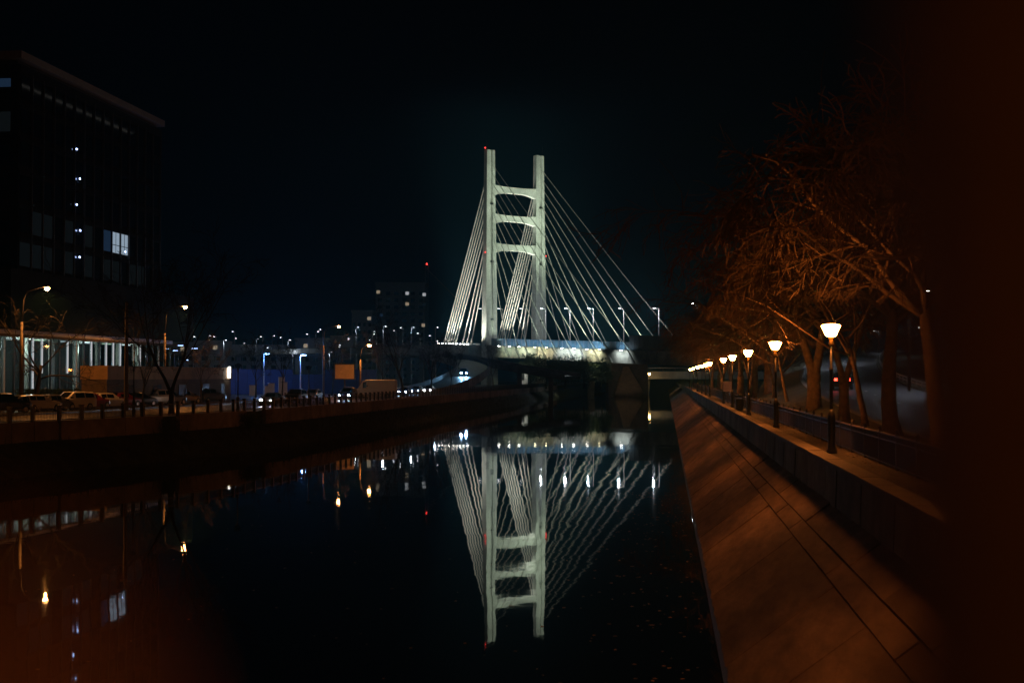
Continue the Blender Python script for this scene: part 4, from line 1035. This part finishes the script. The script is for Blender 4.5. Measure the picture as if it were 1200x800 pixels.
    MB().box(-h - .03, -h + .12, -w * .84, w * .84, .28, .52).build('rear_bumper', m_trim, r)
    MB().box(h - .12, h + .03, -w * .78, w * .78, .28, .46).build('front_bumper', m_trim, r)
    MB().box(-h - .05, -h - .032, -.26, .26, .56, .67).build('plate', m_plate, r)
    for sg in (1, -1):
        bz = Hh * (.60 if kind != 'van' else .36)
        MB().box(-h - .02, -h + .16, sg * w * .62 - .13, sg * w * .62 + .13, bz - .14, bz + .08).build('tail_light', m_tail, r)
        MB().box(h - .2, h + .015, sg * w * .60 - .16, sg * w * .60 + .16, .58, .72).build('headlight', m_head, r)
        MB().box(h * .30, h * .30 + .16, sg * (w + .01) - .0 if sg > 0 else -w - .2, sg * (w + .2) if sg > 0 else -w - .01, Hh * .64, Hh * .64 + .14).build('mirror', m_trim, r)
    return r
CK = {k: car(k) for k in ('hatch', 'sedan', 'suv', 'van')}
used = set()
def put(kind, paint, loc, rz, label, group, heads=None, tails=False, beam=None):
    if kind not in used: used.add(kind); r = CK[kind]; r.location = loc; r.rotation_euler = (0, 0, rz)
    else: r = dup(CK[kind], loc, rz)
    r['label'] = label
    if group: r['group'] = group
    elif 'group' in r: del r['group']
    for st, m_ in (('body', m_paints[paint]), ('headlight', heads or m_head), ('tail_light', m_tail_on if tails else m_tail)):
        for o in kids(r, st): remat(o, m_)
    r.name = {'hatch': 'hatchback_car', 'sedan': 'saloon_car', 'suv': 'estate_car', 'van': 'delivery_van'}[kind]
    if beam:
        for sg in (.55, -.55):
            f = Vector((math.cos(rz), math.sin(rz), 0)); s_ = Vector((-f.y, f.x, 0)); a = Vector(loc) + f * 2.4 + s_ * sg + Vector((0, 0, .66))
            lamp('SPOT', 'beam', a, beam[0] * .3, beam[1], None, .06, a + f * 10 - Vector((0, 0, .7)), 60, .5).name = 'headlight_beam'
            o = bpy.data.objects[-1] if False else None
    return r
# parked row
row = [('suv', 'black', 'dark estate car parked at the start of the row by the picture edge'), ('sedan', 'silver', 'pale saloon parked next to the tall orange lamp pole'), ('hatch', 'white', 'white hatchback parked behind the tall orange lamp pole'), ('sedan', 'grey', 'grey saloon parked between two white cars'),
       ('suv', 'white', 'white estate car parked before the dark hedge'), ('hatch', 'red', 'dull red hatchback parked between two white cars'), ('hatch', 'white', 'white hatchback parked before the low brown building corner'), ('sedan', 'red', 'reddish saloon parked beside the plain concrete pole'),
       ('sedan', 'black', 'black glossy saloon parked beside the unlit lantern'), ('suv', 'beige', 'beige estate car parked beside the second road lamp'), ('sedan', 'grey', 'grey saloon parked behind the forked tree'), ('hatch', 'beige', 'beige hatchback parked past the forked tree'), ('suv', 'grey', 'grey estate car ending the parked row')]
pxs = [4, 24, 46, 62, 84, 106, 126, 142, 162, 180, 198, 216, 246]
fine3 = resample(LB, .5)
def at_off(px, o_):                       # point on the line at an offset, by bearing
    best = None
    for i in range(60, len(fine3) - 2):
        q, a = off(fine3, i, o_); d = depth(q)
        if d < 40 or d > 330: continue
        e = abs(col_px(q) - px)
        if best is None or e < best[0]: best = (e, q, a)
    return best[1], best[2]
for i, (k, pt, lab) in enumerate(row):
    q, a = at_off(pxs[i], 17.6 if i % 2 == 0 else 18.3)
    put(k, pt, (q.x, q.y, GZ + .025), a + (math.pi if i in (1, 4, 9) else 0) + rnd.uniform(-.05, .05) - .35, lab, 'cars parked in a row on the left bank')
# moving traffic, heading towards the camera
mv = [('sedan', 'grey', 319.5, 7.0, 'saloon with white headlights approaching along the fence', m_head_on, (700, (1, .93, .9))),
      ('suv', 'black', 346, 8.4, 'dark unlit estate car behind the approaching saloon', None, None),
      ('hatch', 'grey', 366, 10.8, 'dark hatchback waiting in the far lane near the blue hoarding', None, None),
      ('suv', 'blue', 408, 7.2, 'blue car with bluish headlights in front of the billboard', m_head_blue, (1500, (.35, .6, 1))),
      ('hatch', 'blue', 426, 7.4, 'car with one bright lamp directly before the white van', m_head_on, (600, (1, .9, .85))),
      ('sedan', 'blue', 474, 7.2, 'blue lit saloon queuing under the black spreading tree', m_head_blue, (700, (.4, .65, 1))),
      ('hatch', 'grey', 488, 8.2, 'small car queuing beyond the black spreading tree', m_head_blue, (400, (.4, .65, 1))),
      ('sedan', 'silver', 503, 8.4, 'silver saloon with white headlights at the foot of the curved ramp', m_head_on, (500, (1, .9, .9)))]
for k, pt, px, o_, lab, hm, bm2 in mv:
    q, a = at_off(px, o_)
    put(k, pt, (q.x, q.y, GZ - .1), a + math.pi, lab, 'cars on the left bank road', hm, False, bm2)
q = C(440, 200); put('van', 'white', (q[0], q[1], GZ), YAW + math.pi - .1, 'white delivery van standing side on behind the traffic', None)
q = C(543.5, 318); put('suv', 'blue', (q[0], q[1], 6.15), YAW - math.pi / 2 + .03, 'car with blue headlights coming down the curved ramp', None, m_head_blue, False, (9000, (.25, .6, 1)))
q = Vector(C(986.5, 124)); put('hatch', 'black', (q.x, q.y, rz_at(q.y) + .01), R(84), 'dark car with red tail lights driving up behind the forked tree', None, None, True)

# ================================================================== FOOTBRIDGE RAILING BESIDE THE CAMERA
fb = MB().box(-14, 9, -3.2, -.1, 4.1, 4.35); structure(fb, 'camera_bridge_deck', m_prom)
rl = thing('bridge_railing', 'blurred rusty railing post and finial close in front of the view', 'railing', (0, .3, 4.35))
q = K((1088 - 600) / F * .20, .20)
pz = MB().box(q[0], q[0] + .09, q[1], q[1] + .05, 4.1, 7.2); pz.build('post', m_rust, rl, True)
q2 = K((-35 - 600) / F * .13, .13)
fi = MB().lathe([(.004, 5.90), (.005, 5.945), (.0095, 5.953), (.0125, 5.961), (.013, 5.967), (.011, 5.974), (.006, 5.979), (.002, 5.981)], 16, (q2[0], q2[1], 0)); fi.build('finial', m_rust2, rl, True, True)
MB().box(q2[0] - .3, q[0] + .1, .16, .20, 5.0, 5.06).build('rail', m_rust, rl, True)
MB().tube([(q2[0], q2[1], 4.1), (q2[0], q2[1], 5.905)], .005, 8).build('baluster', m_rust, rl, True)

# ================================================================== NIGHT HAZE
hz = MB().box(-460, 420, -60, 1100, -2, 96)
hm = bpy.data.materials.new('night_haze'); hm.use_nodes = True; t = hm.node_tree; t.nodes.clear()
pv = t.nodes.new('ShaderNodeVolumePrincipled'); pv.inputs['Color'].default_value = (.2, .72, 1, 1); pv.inputs['Density'].default_value = .00045; pv.inputs['Anisotropy'].default_value = .35
oo = t.nodes.new('ShaderNodeOutputMaterial'); t.links.new(pv.outputs[0], oo.inputs['Volume'])
tag(hz.build('haze', hm), kind='stuff')
